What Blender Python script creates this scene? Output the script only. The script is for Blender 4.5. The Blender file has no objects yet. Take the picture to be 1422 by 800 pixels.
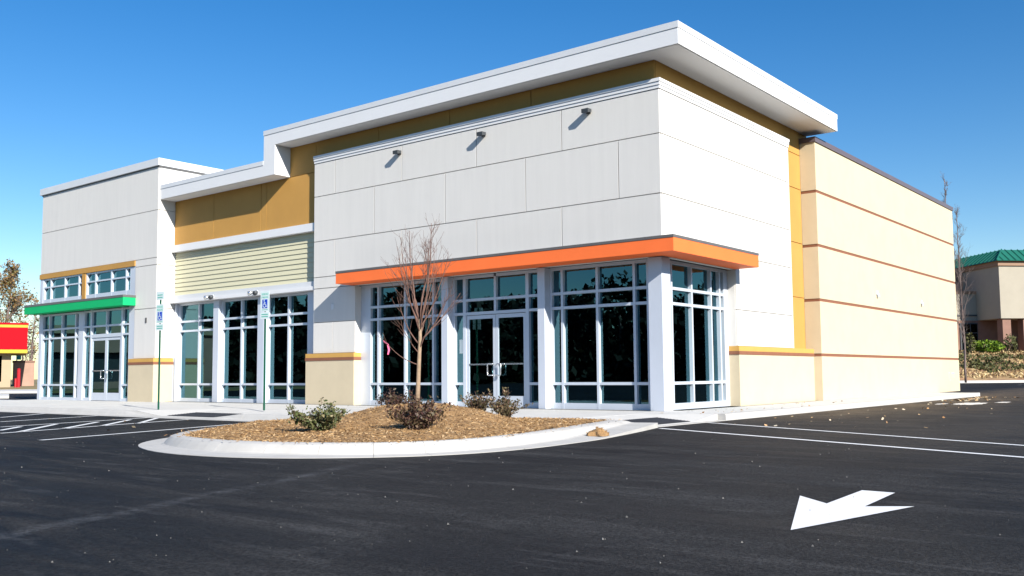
import bpy, bmesh, math, random
import numpy as np
from mathutils import Vector, Matrix
R = math.radians
rnd = random.Random(11)
nrg = np.random.default_rng(5)
sc = bpy.context.scene
col = sc.collection

# ---------------------------------------------------------------- camera
F_PX, CX, CY = 1312.98, 711.0, 416.574
YAW, PIT, ROL = -0.670899, 0.07912, -0.0083583
CAM = Vector((9.3955, -16.7276, 0.75))
fw = Vector((math.sin(YAW)*math.cos(PIT), math.cos(YAW)*math.cos(PIT), math.sin(PIT)))
r0 = Vector((math.cos(YAW), -math.sin(YAW), 0)); u0 = r0.cross(fw)
rt = r0*math.cos(ROL)+u0*math.sin(ROL); up = -r0*math.sin(ROL)+u0*math.cos(ROL)
cd = bpy.data.cameras.new('camera'); cam = bpy.data.objects.new('camera', cd); col.objects.link(cam)
cam.matrix_world = Matrix(((rt.x, up.x, -fw.x, CAM.x), (rt.y, up.y, -fw.y, CAM.y), (rt.z, up.z, -fw.z, CAM.z), (0, 0, 0, 1)))
cd.sensor_fit = 'HORIZONTAL'; cd.sensor_width = 36.0
cd.lens = 36.0*F_PX/1422.0
cd.shift_y = (CY-400.0)/1422.0
cd.clip_end = 5000
sc.camera = cam

# ---------------------------------------------------------------- light
SUN = Vector((2.7, -1.0, 1.6)).normalized()          # towards the sun
el = math.asin(SUN.z); az = math.atan2(SUN.x, SUN.y)
w = bpy.data.worlds.new('World'); sc.world = w; w.use_nodes = True
nt = w.node_tree
sky = nt.nodes.new('ShaderNodeTexSky'); sky.sky_type = 'NISHITA'; sky.sun_disc = False
sky.sun_elevation = el; sky.sun_rotation = az
sky.altitude = 0; sky.air_density = 1.0; sky.dust_density = 0.1; sky.ozone_density = 2.0
bg = nt.nodes['Background']; bg.inputs['Strength'].default_value = 0.085
hs = nt.nodes.new('ShaderNodeHueSaturation'); hs.inputs['Saturation'].default_value = 1.43; hs.inputs['Hue'].default_value = 0.506
nt.links.new(sky.outputs['Color'], hs.inputs['Color']); nt.links.new(hs.outputs['Color'], bg.inputs['Color'])
sd = bpy.data.lights.new('sun', 'SUN'); sd.energy = 5.0; sd.angle = R(0.53); sd.color = (1.0, 0.955, 0.88)
so = bpy.data.objects.new('sun', sd); col.objects.link(so)
so.rotation_euler = SUN.to_track_quat('Z', 'Y').to_euler(); so.location = (30, -20, 40)
vs = sc.view_settings; vs.view_transform = 'Standard'; vs.look = 'None'; vs.exposure = 0.78; vs.gamma = 1.0
vs.use_curve_mapping = False
sc.cycles.diffuse_bounces = 1

# ---------------------------------------------------------------- materials
def N(t, kind, **kw):
    n = t.nodes.new(kind)
    for k, v in kw.items():
        if k in n.inputs: n.inputs[k].default_value = v
        else: setattr(n, k, v)
    return n
def c4(c): return (c[0], c[1], c[2], 1.0)
def mat(name, base, rough=0.7, var=0.08, scale=3.0, bump=0.0, bscale=60.0, metal=0.0, island=0.0, spec=0.5, dirt=None, sub=None, stretch=(1, 1, 1)):
    """plain surface: base colour wandering by +-var (world noise), fine relief, optional per-piece tone"""
    m = bpy.data.materials.new(name); m.use_nodes = True; t = m.node_tree; p = t.nodes['Principled BSDF']
    p.inputs['Roughness'].default_value = rough; p.inputs['Metallic'].default_value = metal
    p.inputs['Specular IOR Level'].default_value = spec
    geo = N(t, 'ShaderNodeNewGeometry')
    mp = N(t, 'ShaderNodeMapping'); mp.inputs['Scale'].default_value = stretch
    t.links.new(geo.outputs['Position'], mp.inputs['Vector'])
    n1 = N(t, 'ShaderNodeTexNoise', Scale=scale, Detail=6.0, Roughness=0.65)
    t.links.new(mp.outputs['Vector'], n1.inputs['Vector'])
    ramp = N(t, 'ShaderNodeMapRange'); ramp.inputs['From Min'].default_value = 0.3; ramp.inputs['From Max'].default_value = 0.7
    ramp.inputs['To Min'].default_value = 1-var; ramp.inputs['To Max'].default_value = 1+var
    t.links.new(n1.outputs['Fac'], ramp.inputs['Value'])
    fac = ramp.outputs['Result']
    if island:
        r2 = N(t, 'ShaderNodeMapRange'); r2.inputs['To Min'].default_value = 1-island; r2.inputs['To Max'].default_value = 1+island
        t.links.new(geo.outputs['Random Per Island'], r2.inputs['Value'])
        mu = N(t, 'ShaderNodeMath', operation='MULTIPLY'); t.links.new(fac, mu.inputs[0]); t.links.new(r2.outputs['Result'], mu.inputs[1]); fac = mu.outputs[0]
    vm = N(t, 'ShaderNodeVectorMath', operation='SCALE'); vm.inputs[0].default_value = base
    t.links.new(fac, vm.inputs['Scale']); outc = vm.outputs['Vector']
    if dirt:                                     # dirt = (colour, scale, threshold, amount)
        n2 = N(t, 'ShaderNodeTexNoise', Scale=dirt[1], Detail=8.0, Roughness=0.7)
        t.links.new(geo.outputs['Position'], n2.inputs['Vector'])
        r3 = N(t, 'ShaderNodeMapRange'); r3.inputs['From Min'].default_value = dirt[2]; r3.inputs['From Max'].default_value = dirt[2]+0.2
        r3.inputs['To Max'].default_value = dirt[3]
        t.links.new(n2.outputs['Fac'], r3.inputs['Value'])
        mx = N(t, 'ShaderNodeMix', data_type='RGBA'); t.links.new(r3.outputs['Result'], mx.inputs['Factor'])
        t.links.new(outc, mx.inputs['A']); mx.inputs['B'].default_value = c4(dirt[0]); outc = mx.outputs['Result']
    t.links.new(outc, p.inputs['Base Color'])
    if bump:
        nb = N(t, 'ShaderNodeTexNoise', Scale=bscale, Detail=4.0)
        t.links.new(geo.outputs['Position'], nb.inputs['Vector'])
        b = N(t, 'ShaderNodeBump', Strength=bump, Distance=0.01); t.links.new(nb.outputs['Fac'], b.inputs['Height'])
        t.links.new(b.outputs['Normal'], p.inputs['Normal'])
    return m
def leafmat(name, ramp, rough=0.6, trans=0.0):
    """pieces each with its own tone picked from a ramp"""
    m = bpy.data.materials.new(name); m.use_nodes = True; t = m.node_tree; p = t.nodes['Principled BSDF']
    p.inputs['Roughness'].default_value = rough; p.inputs['Specular IOR Level'].default_value = 0.25
    geo = N(t, 'ShaderNodeNewGeometry'); cr = N(t, 'ShaderNodeValToRGB')
    els = cr.color_ramp.elements
    while len(els) < len(ramp): els.new(0.5)
    for i, c in enumerate(ramp):
        els[i].position = i/(len(ramp)-1); els[i].color = c4(c)
    t.links.new(geo.outputs['Random Per Island'], cr.inputs['Fac']); t.links.new(cr.outputs['Color'], p.inputs['Base Color'])
    return m
def glassmat(name, tint, refl, ior=2.4):
    m = bpy.data.materials.new(name); m.use_nodes = True; t = m.node_tree
    out = t.nodes['Material Output']; t.nodes.remove(t.nodes['Principled BSDF'])
    tr = N(t, 'ShaderNodeBsdfTransparent'); tr.inputs['Color'].default_value = c4(tint)
    gl = N(t, 'ShaderNodeBsdfGlossy'); gl.inputs['Color'].default_value = c4(refl); gl.inputs['Roughness'].default_value = 0.0
    geo = N(t, 'ShaderNodeNewGeometry'); nz = N(t, 'ShaderNodeTexNoise', Scale=0.9, Detail=1.0)
    t.links.new(geo.outputs['Position'], nz.inputs['Vector'])
    b = N(t, 'ShaderNodeBump', Strength=0.06, Distance=0.02); t.links.new(nz.outputs['Fac'], b.inputs['Height'])
    t.links.new(b.outputs['Normal'], gl.inputs['Normal'])
    fr = N(t, 'ShaderNodeFresnel', IOR=ior); mx = N(t, 'ShaderNodeMixShader')
    t.links.new(fr.outputs[0], mx.inputs[0]); t.links.new(tr.outputs[0], mx.inputs[1]); t.links.new(gl.outputs[0], mx.inputs[2])
    t.links.new(mx.outputs[0], out.inputs['Surface'])
    return m

M = {}
M['panel'] = mat('wall_panel_white', (0.70, 0.675, 0.63), 0.85, 0.03, 2.2, 0.25, 150, dirt=((0.55, 0.535, 0.51), 0.5, 0.58, 0.3), stretch=(2.5, 2.5, 0.22))
M['white'] = mat('white_paint', (0.75, 0.75, 0.75), 0.6, 0.02, 1.5)
M['whitemetal'] = mat('white_coping_metal', (0.66, 0.67, 0.68), 0.4, 0.03, 1.2)
M['ochre'] = mat('ochre_panel', (0.51, 0.27, 0.062), 0.75, 0.05, 1.1, 0.25, 120)
M['cream'] = mat('cream_masonry', (0.60, 0.505, 0.345), 0.88, 0.045, 1.6, 0.3, 90, dirt=((0.56, 0.45, 0.31), 0.8, 0.60, 0.35))
M['ccap'] = mat('ochre_cap', (0.58, 0.33, 0.08), 0.7, 0.05, 2.0)
M['brown'] = mat('brown_band', (0.24, 0.095, 0.05), 0.75, 0.08, 4.0)
M['siding'] = mat('pale_yellow_siding', (0.66, 0.62, 0.42), 0.65, 0.03, 2.0, 0.2, 80, stretch=(0.3, 1, 4))
M['orange'] = mat('orange_fascia', (0.95, 0.19, 0.05), 0.6, 0.04, 1.5, spec=0.2)
M['green'] = mat('green_fascia', (0.008, 0.43, 0.14), 0.6, 0.04, 1.5, spec=0.15)
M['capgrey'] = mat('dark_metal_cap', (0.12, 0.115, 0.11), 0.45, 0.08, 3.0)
M['purple'] = mat('dark_parapet_coping', (0.13, 0.10, 0.11), 0.35, 0.05, 2.0)
M['alu'] = mat('clear_aluminium', (0.64, 0.69, 0.76), 0.38, 0.03, 2.0, metal=0.25)
M['cladding'] = mat('column_cladding', (0.62, 0.66, 0.73), 0.4, 0.03, 1.0, metal=0.2)
M['steel'] = mat('brushed_steel', (0.7, 0.7, 0.7), 0.25, 0.03, 8.0, metal=0.9)
M['dark'] = mat('dark_metal', (0.05, 0.055, 0.06), 0.5, 0.1, 6.0)
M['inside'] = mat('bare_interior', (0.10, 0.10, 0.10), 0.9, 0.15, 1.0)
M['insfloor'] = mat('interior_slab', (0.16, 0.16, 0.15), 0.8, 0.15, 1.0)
M['deck'] = mat('roof_membrane', (0.3, 0.3, 0.3), 0.9, 0.1, 1.0)
M['glass'] = glassmat('coated_glass', (0.34, 0.42, 0.40), (0.36, 0.78, 0.90))
M['concrete'] = mat('pale_concrete', (0.57, 0.555, 0.52), 0.85, 0.06, 1.6, 0.35, 120, dirt=((0.38, 0.35, 0.30), 1.3, 0.60, 0.45))
M['curb'] = mat('curb_concrete', (0.47, 0.455, 0.425), 0.85, 0.07, 2.5, 0.35, 140, dirt=((0.36, 0.33, 0.28), 2.2, 0.60, 0.5))
M['mat'] = mat('dark_tactile_plate', (0.018, 0.02, 0.026), 0.7, 0.2, 6.0)
M['paint'] = mat('road_paint', (0.80, 0.80, 0.79), 0.6, 0.05, 5.0, 0.2, 200, dirt=((0.5, 0.5, 0.49), 9.0, 0.62, 0.5))
M['paintline'] = mat('road_paint_worn', (0.72, 0.72, 0.71), 0.65, 0.08, 6.0, 0.2, 200, dirt=((0.16, 0.16, 0.16), 7.0, 0.60, 0.75))
M['mulch'] = mat('brown_mulch', (0.31, 0.18, 0.075), 0.95, 0.3, 9.0, 0.9, 60)
M['chip'] = leafmat('mulch_straw', [(0.13, 0.065, 0.028), (0.27, 0.155, 0.064), (0.37, 0.225, 0.098), (0.43, 0.275, 0.13), (0.55, 0.40, 0.235)], 0.85)
M['bark'] = mat('young_bark', (0.30, 0.215, 0.14), 0.85, 0.25, 14.0, 0.4, 90)
M['twig'] = mat('twig_bark', (0.16, 0.088, 0.066), 0.85, 0.2, 14.0)
M['greybark'] = mat('grey_bark', (0.17, 0.125, 0.11), 0.9, 0.2, 3.0)
M['pink'] = mat('pink_tape', (0.85, 0.16, 0.32), 0.5, 0.05, 8.0)
M['shrubgreen'] = leafmat('shrub_green_leaves', [(0.03, 0.045, 0.016), (0.075, 0.095, 0.03), (0.14, 0.14, 0.06), (0.24, 0.20, 0.11)], 0.5)
M['shrubdark'] = leafmat('shrub_bronze_leaves', [(0.03, 0.018, 0.016), (0.075, 0.035, 0.03), (0.07, 0.06, 0.03), (0.17, 0.10, 0.06)], 0.5)
M['shrubmix'] = leafmat('shrub_mixed_leaves', [(0.03, 0.025, 0.015), (0.075, 0.06, 0.03), (0.12, 0.10, 0.05), (0.24, 0.15, 0.09)], 0.5)
M['postgreen'] = mat('green_post', (0.012, 0.115, 0.065), 0.4, 0.08, 8.0)
M['signwhite'] = mat('sign_sheet', (0.70, 0.80, 0.78), 0.45, 0.03, 8.0)
M['signgreen'] = mat('sign_green_print', (0.10, 0.48, 0.36), 0.5, 0.03, 8.0)
M['signblue'] = mat('sign_blue_print', (0.01, 0.06, 0.52), 0.5, 0.03, 8.0)
M['red'] = mat('red_fascia', (0.40, 0.003, 0.010), 0.7, 0.02, 1.0, spec=0.1)
M['yellow'] = mat('yellow_stripe', (0.50, 0.33, 0.005), 0.45, 0.02, 1.0)
M['tan'] = mat('tan_render', (0.40, 0.31, 0.20), 0.85, 0.05, 0.8)
M['pinkwall'] = mat('pink_brick_wall', (0.38, 0.24, 0.18), 0.9, 0.1, 1.4)
M['redpaint'] = mat('red_paint', (0.40, 0.008, 0.014), 0.5, 0.05, 3.0)
M['autumn'] = leafmat('autumn_leaves', [(0.10, 0.10, 0.03), (0.20, 0.14, 0.05), (0.26, 0.15, 0.06), (0.13, 0.08, 0.04)], 0.7)
M['hedge'] = leafmat('bright_hedge_leaves', [(0.03, 0.06, 0.006), (0.08, 0.15, 0.010), (0.14, 0.23, 0.015), (0.20, 0.28, 0.03)], 0.5)
M['ivy'] = leafmat('ground_cover_leaves', [(0.035, 0.045, 0.014), (0.075, 0.08, 0.025), (0.13, 0.12, 0.05), (0.06, 0.075, 0.02)], 0.6)
M['straw'] = leafmat('dry_grass_blades', [(0.22, 0.13, 0.06), (0.36, 0.25, 0.11), (0.50, 0.37, 0.18), (0.60, 0.47, 0.26)], 0.8)
M['bank'] = mat('dry_bank_soil', (0.30, 0.17, 0.085), 0.95, 0.3, 0.7, dirt=((0.40, 0.30, 0.14), 0.25, 0.5, 0.8))
M['lawn'] = mat('winter_lawn', (0.24, 0.18, 0.085), 0.95, 0.25, 0.2, dirt=((0.10, 0.13, 0.035), 0.06, 0.5, 0.7))
M['offwall'] = mat('office_render', (0.35, 0.315, 0.25), 0.85, 0.05, 0.7)
M['offbrick'] = mat('office_brick', (0.24, 0.135, 0.10), 0.9, 0.12, 1.2)
M['offtrim'] = mat('office_trim', (0.26, 0.155, 0.095), 0.7, 0.05, 1.0)
M['offroof'] = mat('green_metal_roof', (0.013, 0.125, 0.085), 0.45, 0.06, 1.0)
M['wood'] = leafmat('evergreen_leaves', [(0.007, 0.010, 0.006), (0.010, 0.015, 0.008), (0.014, 0.018, 0.009), (0.016, 0.015, 0.009)], 0.7)
M['litter'] = leafmat('fallen_leaf', [(0.26, 0.13, 0.05), (0.45, 0.33, 0.18), (0.62, 0.55, 0.42), (0.50, 0.26, 0.09)], 0.8)
M['grit'] = leafmat('pale_grit', [(0.05, 0.05, 0.05), (0.10, 0.10, 0.095), (0.20, 0.195, 0.18)], 0.85)
M['crumb'] = mat('spilled_plaster', (0.66, 0.63, 0.58), 0.9, 0.15, 6.0, 0.4, 80)

def asphalt_material():
    m = bpy.data.materials.new('sealed_asphalt'); m.use_nodes = True; t = m.node_tree; p = t.nodes['Principled BSDF']
    L = t.links.new
    geo = N(t, 'ShaderNodeNewGeometry'); pos = geo.outputs['Position']
    def noise(scale, detail=6, rough=0.6, stretch=None, rot=0.0, dist=0.0):
        n = N(t, 'ShaderNodeTexNoise', Scale=scale, Detail=float(detail), Roughness=rough, Distortion=dist)
        if stretch:
            mp = N(t, 'ShaderNodeMapping'); mp.inputs['Scale'].default_value = stretch; mp.inputs['Rotation'].default_value = (0, 0, rot)
            L(pos, mp.inputs['Vector']); L(mp.outputs['Vector'], n.inputs['Vector'])
        else: L(pos, n.inputs['Vector'])
        return n.outputs['Fac']
    def rng(v, a, b, c=0.0, d=1.0):
        n = N(t, 'ShaderNodeMapRange'); n.inputs['From Min'].default_value = a; n.inputs['From Max'].default_value = b
        n.inputs['To Min'].default_value = c; n.inputs['To Max'].default_value = d; L(v, n.inputs['Value']); return n.outputs['Result']
    def math2(op, a, b):
        n = N(t, 'ShaderNodeMath', operation=op)
        for i, x in enumerate((a, b)):
            if isinstance(x, (int, float)): n.inputs[i].default_value = x
            else: L(x, n.inputs[i])
        return n.outputs[0]
    def mix(f, a, b):
        n = N(t, 'ShaderNodeMix', data_type='RGBA')
        if isinstance(f, (int, float)): n.inputs['Factor'].default_value = f
        else: L(f, n.inputs['Factor'])
        for k, x in (('A', a), ('B', b)):
            if isinstance(x, tuple): n.inputs[k].default_value = c4(x)
            else: L(x, n.inputs[k])
        return n.outputs['Result']
    # long brush strokes of sealer run across the lot, old paving shows between them
    streak = noise(1.0, 8, 0.62, (0.35, 1.9, 1), R(52), 0.6)
    streak2 = noise(1.0, 6, 0.6, (0.9, 5.0, 1), R(40), 0.4)
    big = noise(0.22, 4, 0.5)
    base = mix(rng(big, 0.38, 0.62), (0.0105, 0.0112, 0.0132), (0.0225, 0.0222, 0.0222))
    base = mix(rng(streak, 0.46, 0.70, 0, 0.85), base, (0.046, 0.0455, 0.046))
    base = mix(rng(streak2, 0.55, 0.78, 0, 0.75), base, (0.066, 0.065, 0.065))
    spots = noise(2.2, 9, 0.72)
    base = mix(rng(spots, 0.36, 0.26, 0, 0.55), base, (0.006, 0.006, 0.007))
    base = mix(rng(noise(0.8, 9, 0.75, None), 0.58, 0.74, 0, 0.45), base, (0.058, 0.057, 0.056))
    # a paving seam: pale scuffed line between two lanes
    sep = N(t, 'ShaderNodeSeparateXYZ'); L(pos, sep.inputs[0]); X, Y = sep.outputs['X'], sep.outputs['Y']
    ax, ay, bx, by = 3.846, -14.324, 2.435, -10.637
    ln = math.hypot(bx-ax, by-ay); nx, ny = -(by-ay)/ln, (bx-ax)/ln
    wob = math2('MULTIPLY', math2('SUBTRACT', noise(0.9, 3), 0.5), 0.35)
    dist = math2('ABSOLUTE', math2('ADD', math2('ADD', math2('MULTIPLY', math2('SUBTRACT', X, ax), nx), math2('MULTIPLY', math2('SUBTRACT', Y, ay), ny)), wob), 0.0)
    seam = math2('MULTIPLY', rng(dist, 0.0, 0.13, 1, 0), rng(noise(5.0, 8, 0.75), 0.40, 0.64, 0.0, 0.75))
    seam = math2('MULTIPLY', seam, math2('MULTIPLY', rng(Y, -16.0, -14.5), rng(Y, -11.0, -9.8, 1, 0)))
    base = mix(seam, base, (0.085, 0.087, 0.092))
    # brown silt washed along the right-hand walk
    dy = math2('ADD', X, math2('MULTIPLY', noise(0.5, 6, 0.7), 5.0))
    silt = math2('MULTIPLY', rng(dy, 4.4, 7.2, 1, 0), math2('MULTIPLY', rng(Y, -2.0, 4.0), rng(X, -1.0, 1.0)))
    base = mix(math2('MULTIPLY', math2('MULTIPLY', rng(Y, -8.5, -3.0), rng(X, 2.0, 5.0)), rng(noise(0.9, 8, 0.7), 0.3, 0.65, 0.1, 0.6)), base, (0.058, 0.050, 0.042))
    silt = math2('MULTIPLY', silt, rng(noise(1.0, 8, 0.7, (1.4, 0.5, 1)), 0.3, 0.62, 0.25, 0.95))
    base = mix(silt, base, (0.120, 0.092, 0.064))
    # aggregate
    vor = N(t, 'ShaderNodeTexVoronoi', Scale=70.0); L(pos, vor.inputs['Vector'])
    agg = rng(vor.outputs['Color'], 0.0, 1.0, 0.45, 1.6)
    vm = N(t, 'ShaderNodeVectorMath', operation='SCALE'); L(base, vm.inputs[0]); L(agg, vm.inputs['Scale'])
    L(vm.outputs['Vector'], p.inputs['Base Color'])
    L(rng(streak, 0.4, 0.7, 0.62, 0.9), p.inputs['Roughness']); p.inputs['Specular IOR Level'].default_value = 0.08
    nb = noise(70.0, 4); b = N(t, 'ShaderNodeBump', Strength=0.9, Distance=0.012); L(nb, b.inputs['Height'])
    b2 = N(t, 'ShaderNodeBump', Strength=0.25, Distance=0.05); L(noise(1.4, 3), b2.inputs['Height']); L(b.outputs['Normal'], b2.inputs['Normal'])
    L(b2.outputs['Normal'], p.inputs['Normal'])
    return m
M['asphalt'] = asphalt_material()

# ---------------------------------------------------------------- building blocks
class MB:
    """collects shapes in world coordinates; build() links them as one mesh object"""
    def __init__(s): s.v = []; s.f = []
    def quad(s, *pts):
        b = len(s.v); s.v += [tuple(p) for p in pts]; s.f.append(tuple(range(b, b+len(pts)))); return s
    def hexa(s, p):                                  # 8 corners: bottom ring 0-3 ccw, top ring 4-7
        b = len(s.v); s.v += [tuple(q) for q in p]
        for f in ((3, 2, 1, 0), (4, 5, 6, 7), (0, 1, 5, 4), (1, 2, 6, 5), (2, 3, 7, 6), (3, 0, 4, 7)): s.f.append(tuple(b+i for i in f))
        return s
    def box(s, x0, x1, y0, y1, z0, z1):
        return s.hexa([(x0, y0, z0), (x1, y0, z0), (x1, y1, z0), (x0, y1, z0), (x0, y0, z1), (x1, y0, z1), (x1, y1, z1), (x0, y1, z1)])
    def prism(s, pts, z0, z1):                       # polygon (ccw) extruded upward
        n = len(pts); b = len(s.v)
        s.v += [(p[0], p[1], z0) for p in pts]+[(p[0], p[1], z1) for p in pts]
        s.f.append(tuple(b+i for i in reversed(range(n)))); s.f.append(tuple(b+n+i for i in range(n)))
        for i in range(n): j = (i+1) % n; s.f.append((b+i, b+j, b+n+j, b+n+i))
        return s
    def tube(s, pts, rad, n=6, cap=True):
        pts = [Vector(p) for p in pts]; b = len(s.v); k = len(pts)
        rr = rad if isinstance(rad, (list, tuple)) else [rad]*k
        prev = None
        for i, p in enumerate(pts):
            d = (pts[min(i+1, k-1)]-pts[max(i-1, 0)]).normalized()
            a = d.orthogonal().normalized() if prev is None else (prev-d*prev.dot(d)).normalized()
            prev = a; c = d.cross(a)
            for j in range(n):
                t = 2*math.pi*j/n; q = p+(a*math.cos(t)+c*math.sin(t))*rr[i]; s.v.append(tuple(q))
        for i in range(k-1):
            for j in range(n):
                j2 = (j+1) % n; s.f.append((b+i*n+j, b+i*n+j2, b+(i+1)*n+j2, b+(i+1)*n+j))
        if cap:
            s.f.append(tuple(b+j for j in reversed(range(n)))); s.f.append(tuple(b+(k-1)*n+j for j in range(n)))
        return s
    def mesh(s, name, m, off=(0, 0, 0), smooth=False):
        me = bpy.data.meshes.new(name)
        ox, oy, oz = off
        me.from_pydata([(x-ox, y-oy, z-oz) for x, y, z in s.v], [], s.f)
        me.materials.append(m)
        if smooth: me.polygons.foreach_set('use_smooth', [True]*len(me.polygons))
        me.update(); return me
    def build(s, name, m, parent=None, smooth=False, bevel=0.0):
        off = wloc(parent) if parent else (0, 0, 0)
        me = s.mesh(name, m, off, smooth)
        if bevel:
            bm = bmesh.new(); bm.from_mesh(me); bmesh.ops.remove_doubles(bm, verts=bm.verts, dist=1e-5)
            bmesh.ops.bevel(bm, geom=bm.edges[:], offset=bevel, segments=1, affect='EDGES'); bm.to_mesh(me); bm.free()
        return link(name, me, parent)
def link(name, me, parent=None):
    o = bpy.data.objects.new(name, me); col.objects.link(o)
    if parent: o.parent = parent
    return o
def wloc(o):
    v = Vector((0, 0, 0))
    while o: v = v+o.location; o = o.parent
    return v
def tag(o, label, cat, group=None):
    o['label'] = label; o['category'] = cat
    if group: o['group'] = group
    return o
def thing(name, label, cat, loc, group=None):
    o = bpy.data.objects.new(name, None); col.objects.link(o); o.location = loc
    o.empty_display_size = 0.3
    return tag(o, label, cat, group)
def structure(o): o['kind'] = 'structure'; return o
def stuff(o): o['kind'] = 'stuff'; return o
def bx(name, m, parent, *b, bevel=0.0): return MB().box(*b).build(name, m, parent, bevel=bevel)
def leaves(points, size, flat=0.0, aspect=0.5, jitter=0.5, rg=None):
    """one small four-cornered leaf at each point, turned at random"""
    rg = rg or nrg; P = np.asarray(points, float); n = len(P)
    d = rg.normal(size=(n, 3)); d[:, 2] *= (1-flat); d /= np.linalg.norm(d, axis=1)[:, None]+1e-9
    e = rg.normal(size=(n, 3)); e[:, 2] *= (1-flat); e -= d*(e*d).sum(1)[:, None]; e /= np.linalg.norm(e, axis=1)[:, None]+1e-9
    sz = size*(1+jitter*(rg.random(n)-0.5)*2)[:, None]
    V = np.stack([P-d*sz*0.5, P+e*sz*aspect*0.5, P+d*sz*0.5, P-e*sz*aspect*0.5], 1).reshape(-1, 3)
    return V
def leafmesh(name, V, m, parent=None):
    n = len(V)//4; me = bpy.data.meshes.new(name)
    off = wloc(parent) if parent else Vector((0, 0, 0))
    V = V-np.array(off)
    me.vertices.add(len(V)); me.vertices.foreach_set('co', V.astype(np.float32).ravel())
    me.loops.add(4*n); me.loops.foreach_set('vertex_index', np.arange(4*n, dtype=np.int32))
    me.polygons.add(n); me.polygons.foreach_set('loop_start', np.arange(0, 4*n, 4, dtype=np.int32))
    me.update(calc_edges=True); me.validate(); me.materials.append(m)
    return link(name, me, parent)

# ================================================================ ground and paving
AZ = -0.12                                             # asphalt level; the walk is at 0
g = MB()
for i in range(24):                                    # one sheet out to the horizon
    a, b = 2*math.pi*i/24, 2*math.pi*(i+1)/24
    g.quad((0, 0, -0.16), (2500*math.cos(a), 2500*math.sin(a), -0.16), (2500*math.cos(b), 2500*math.sin(b), -0.16))
structure(g.build('ground', M['lawn']))
lot = MB(); lot.quad((-110, -60, AZ), (60, -60, AZ), (60, 70, AZ), (-110, 70, AZ))
asph = structure(lot.build('parking_lot', M['asphalt']))

def stripe(a, b, width, m=None, name='painted_line'):
    a = Vector((a[0], a[1], 0)); b = Vector((b[0], b[1], 0)); d = (b-a).normalized(); n = Vector((-d.y, d.x, 0))*width/2
    z = Vector((0, 0, AZ+0.004)); o = MB().quad(a-n+z, b-n+z, b+n+z, a+n+z).build(name, m or M['paintline'], asph)
    return o
for a, b in (((-13.158, -7.047), (-14.544, -5.38)), ((-10.884, -8.02), (-11.93, -5.40)),
             ((-8.669, -8.968), (-9.80, -5.38)), ((-6.59, -9.858), (-8.2, -5.42)),
             ((-4.26, -10.303), (-5.83, -5.45)),
             ((-7.483, -9.476), (-8.468, -8.689)), ((-6.734, -9.501), (-8.80, -7.883)), ((-7.0, -8.66), (-8.90, -7.0)),
             ((-7.30, -7.80), (-9.267, -6.101)), ((-7.55, -6.93), (-9.45, -5.38))):
    stripe(a, b, 0.10)
stripe((1.80, -3.40), (7.449, -6.032), 0.10, M['paint']); stripe((7.449, -6.032), (14.0, -9.1), 0.10, M['paint'])
stripe((1.66, -1.45), (7.149, -4.347), 0.09, M['paint']); stripe((7.149, -4.347), (14.0, -7.95), 0.09, M['paint'])
ar = [(7.294, -11.623), (7.575, -10.278), (7.318, -10.458), (7.264, -9.636), (7.024, -9.621), (7.071, -10.464), (6.773, -10.172)]
am = MB(); am.quad(*[(x, y, AZ+0.004) for x, y in ar]); am.build('painted_arrow', M['paint'], asph)
# far stall lines behind the store
for k in range(3): stripe((-2.5+2.8*k, 48+2*k), (2.5+2.8*k, 44+2*k), 0.12)

# walk of pale slabs with open joints
walk = bpy.data.objects.new('sidewalk', None); col.objects.link(walk); structure(walk)
def slab(x0, x1, y0, y1, name='concrete_slab'):
    g_ = 0.006
    bx(name, M['concrete'], walk, x0+g_, x1-g_, y0+g_, y1-g_, AZ-0.06, rnd.uniform(-0.003, 0.0), bevel=0.004)
LR0, LR1 = -10.15, -8.15                                # left ramp along the front edge
xs = [-46, -42, -38, -34, -31, -28.5, -26.0, -23.4, -20.8, -18.2, -15.6, -13.0, -11.2]
for a, b in zip(xs[:-1], xs[1:]):
    slab(a, b, -4.85, -2.6); slab(a, b, -2.6, 0.5 if a > -26.5 else -1.0)
for a, b in ((-11.2, -7.1), (-7.1, -4.6), (-4.6, -2.0), (-2.0, 0.1)):
    slab(a, b, -2.6, 0.5)
for a, b in ((-7.1, -4.6), (-4.6, -2.0), (-2.0, 0.1)): slab(a, b, -4.85, -2.6)
ys = [0.4, 2.6, 4.8, 7.0, 9.2, 11.4, 13.6, 15.8, 18.3]
for a, b in zip(ys[:-1], ys[1:]): slab(0.1, 1.42, a, b)
slab(0.1, 1.42, -0.6, 0.4)
def sheet(name, faces, m, parent):                      # solid with sloping top: list of (quad top corners) dropped to below the asphalt
    b = MB()
    for q in faces:
        lo = [(p[0], p[1], AZ-0.08) for p in q]; b.hexa(lo+list(q))
    return b.build(name, m, parent)
RZ = AZ+0.012
# left ramp: sloping middle with flares
sheet('curb_ramp', [[(LR0, -4.85, RZ), (LR1, -4.85, RZ), (LR1, -3.0, -0.004), (LR0, -3.0, -0.004)],
                    [(LR1, -4.85, RZ), (-7.1, -4.85, -0.001), (-7.1, -3.0, -0.001), (LR1, -3.0, -0.004)],
                    [(-11.2, -4.85, -0.001), (LR0, -4.85, RZ), (LR0, -3.0, -0.004), (-11.2, -3.0, -0.001)]], M['concrete'], walk)
bx('concrete_slab', M['concrete'], walk, -11.2, -7.1, -3.0, -2.6, AZ-0.06, -0.001)
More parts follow.
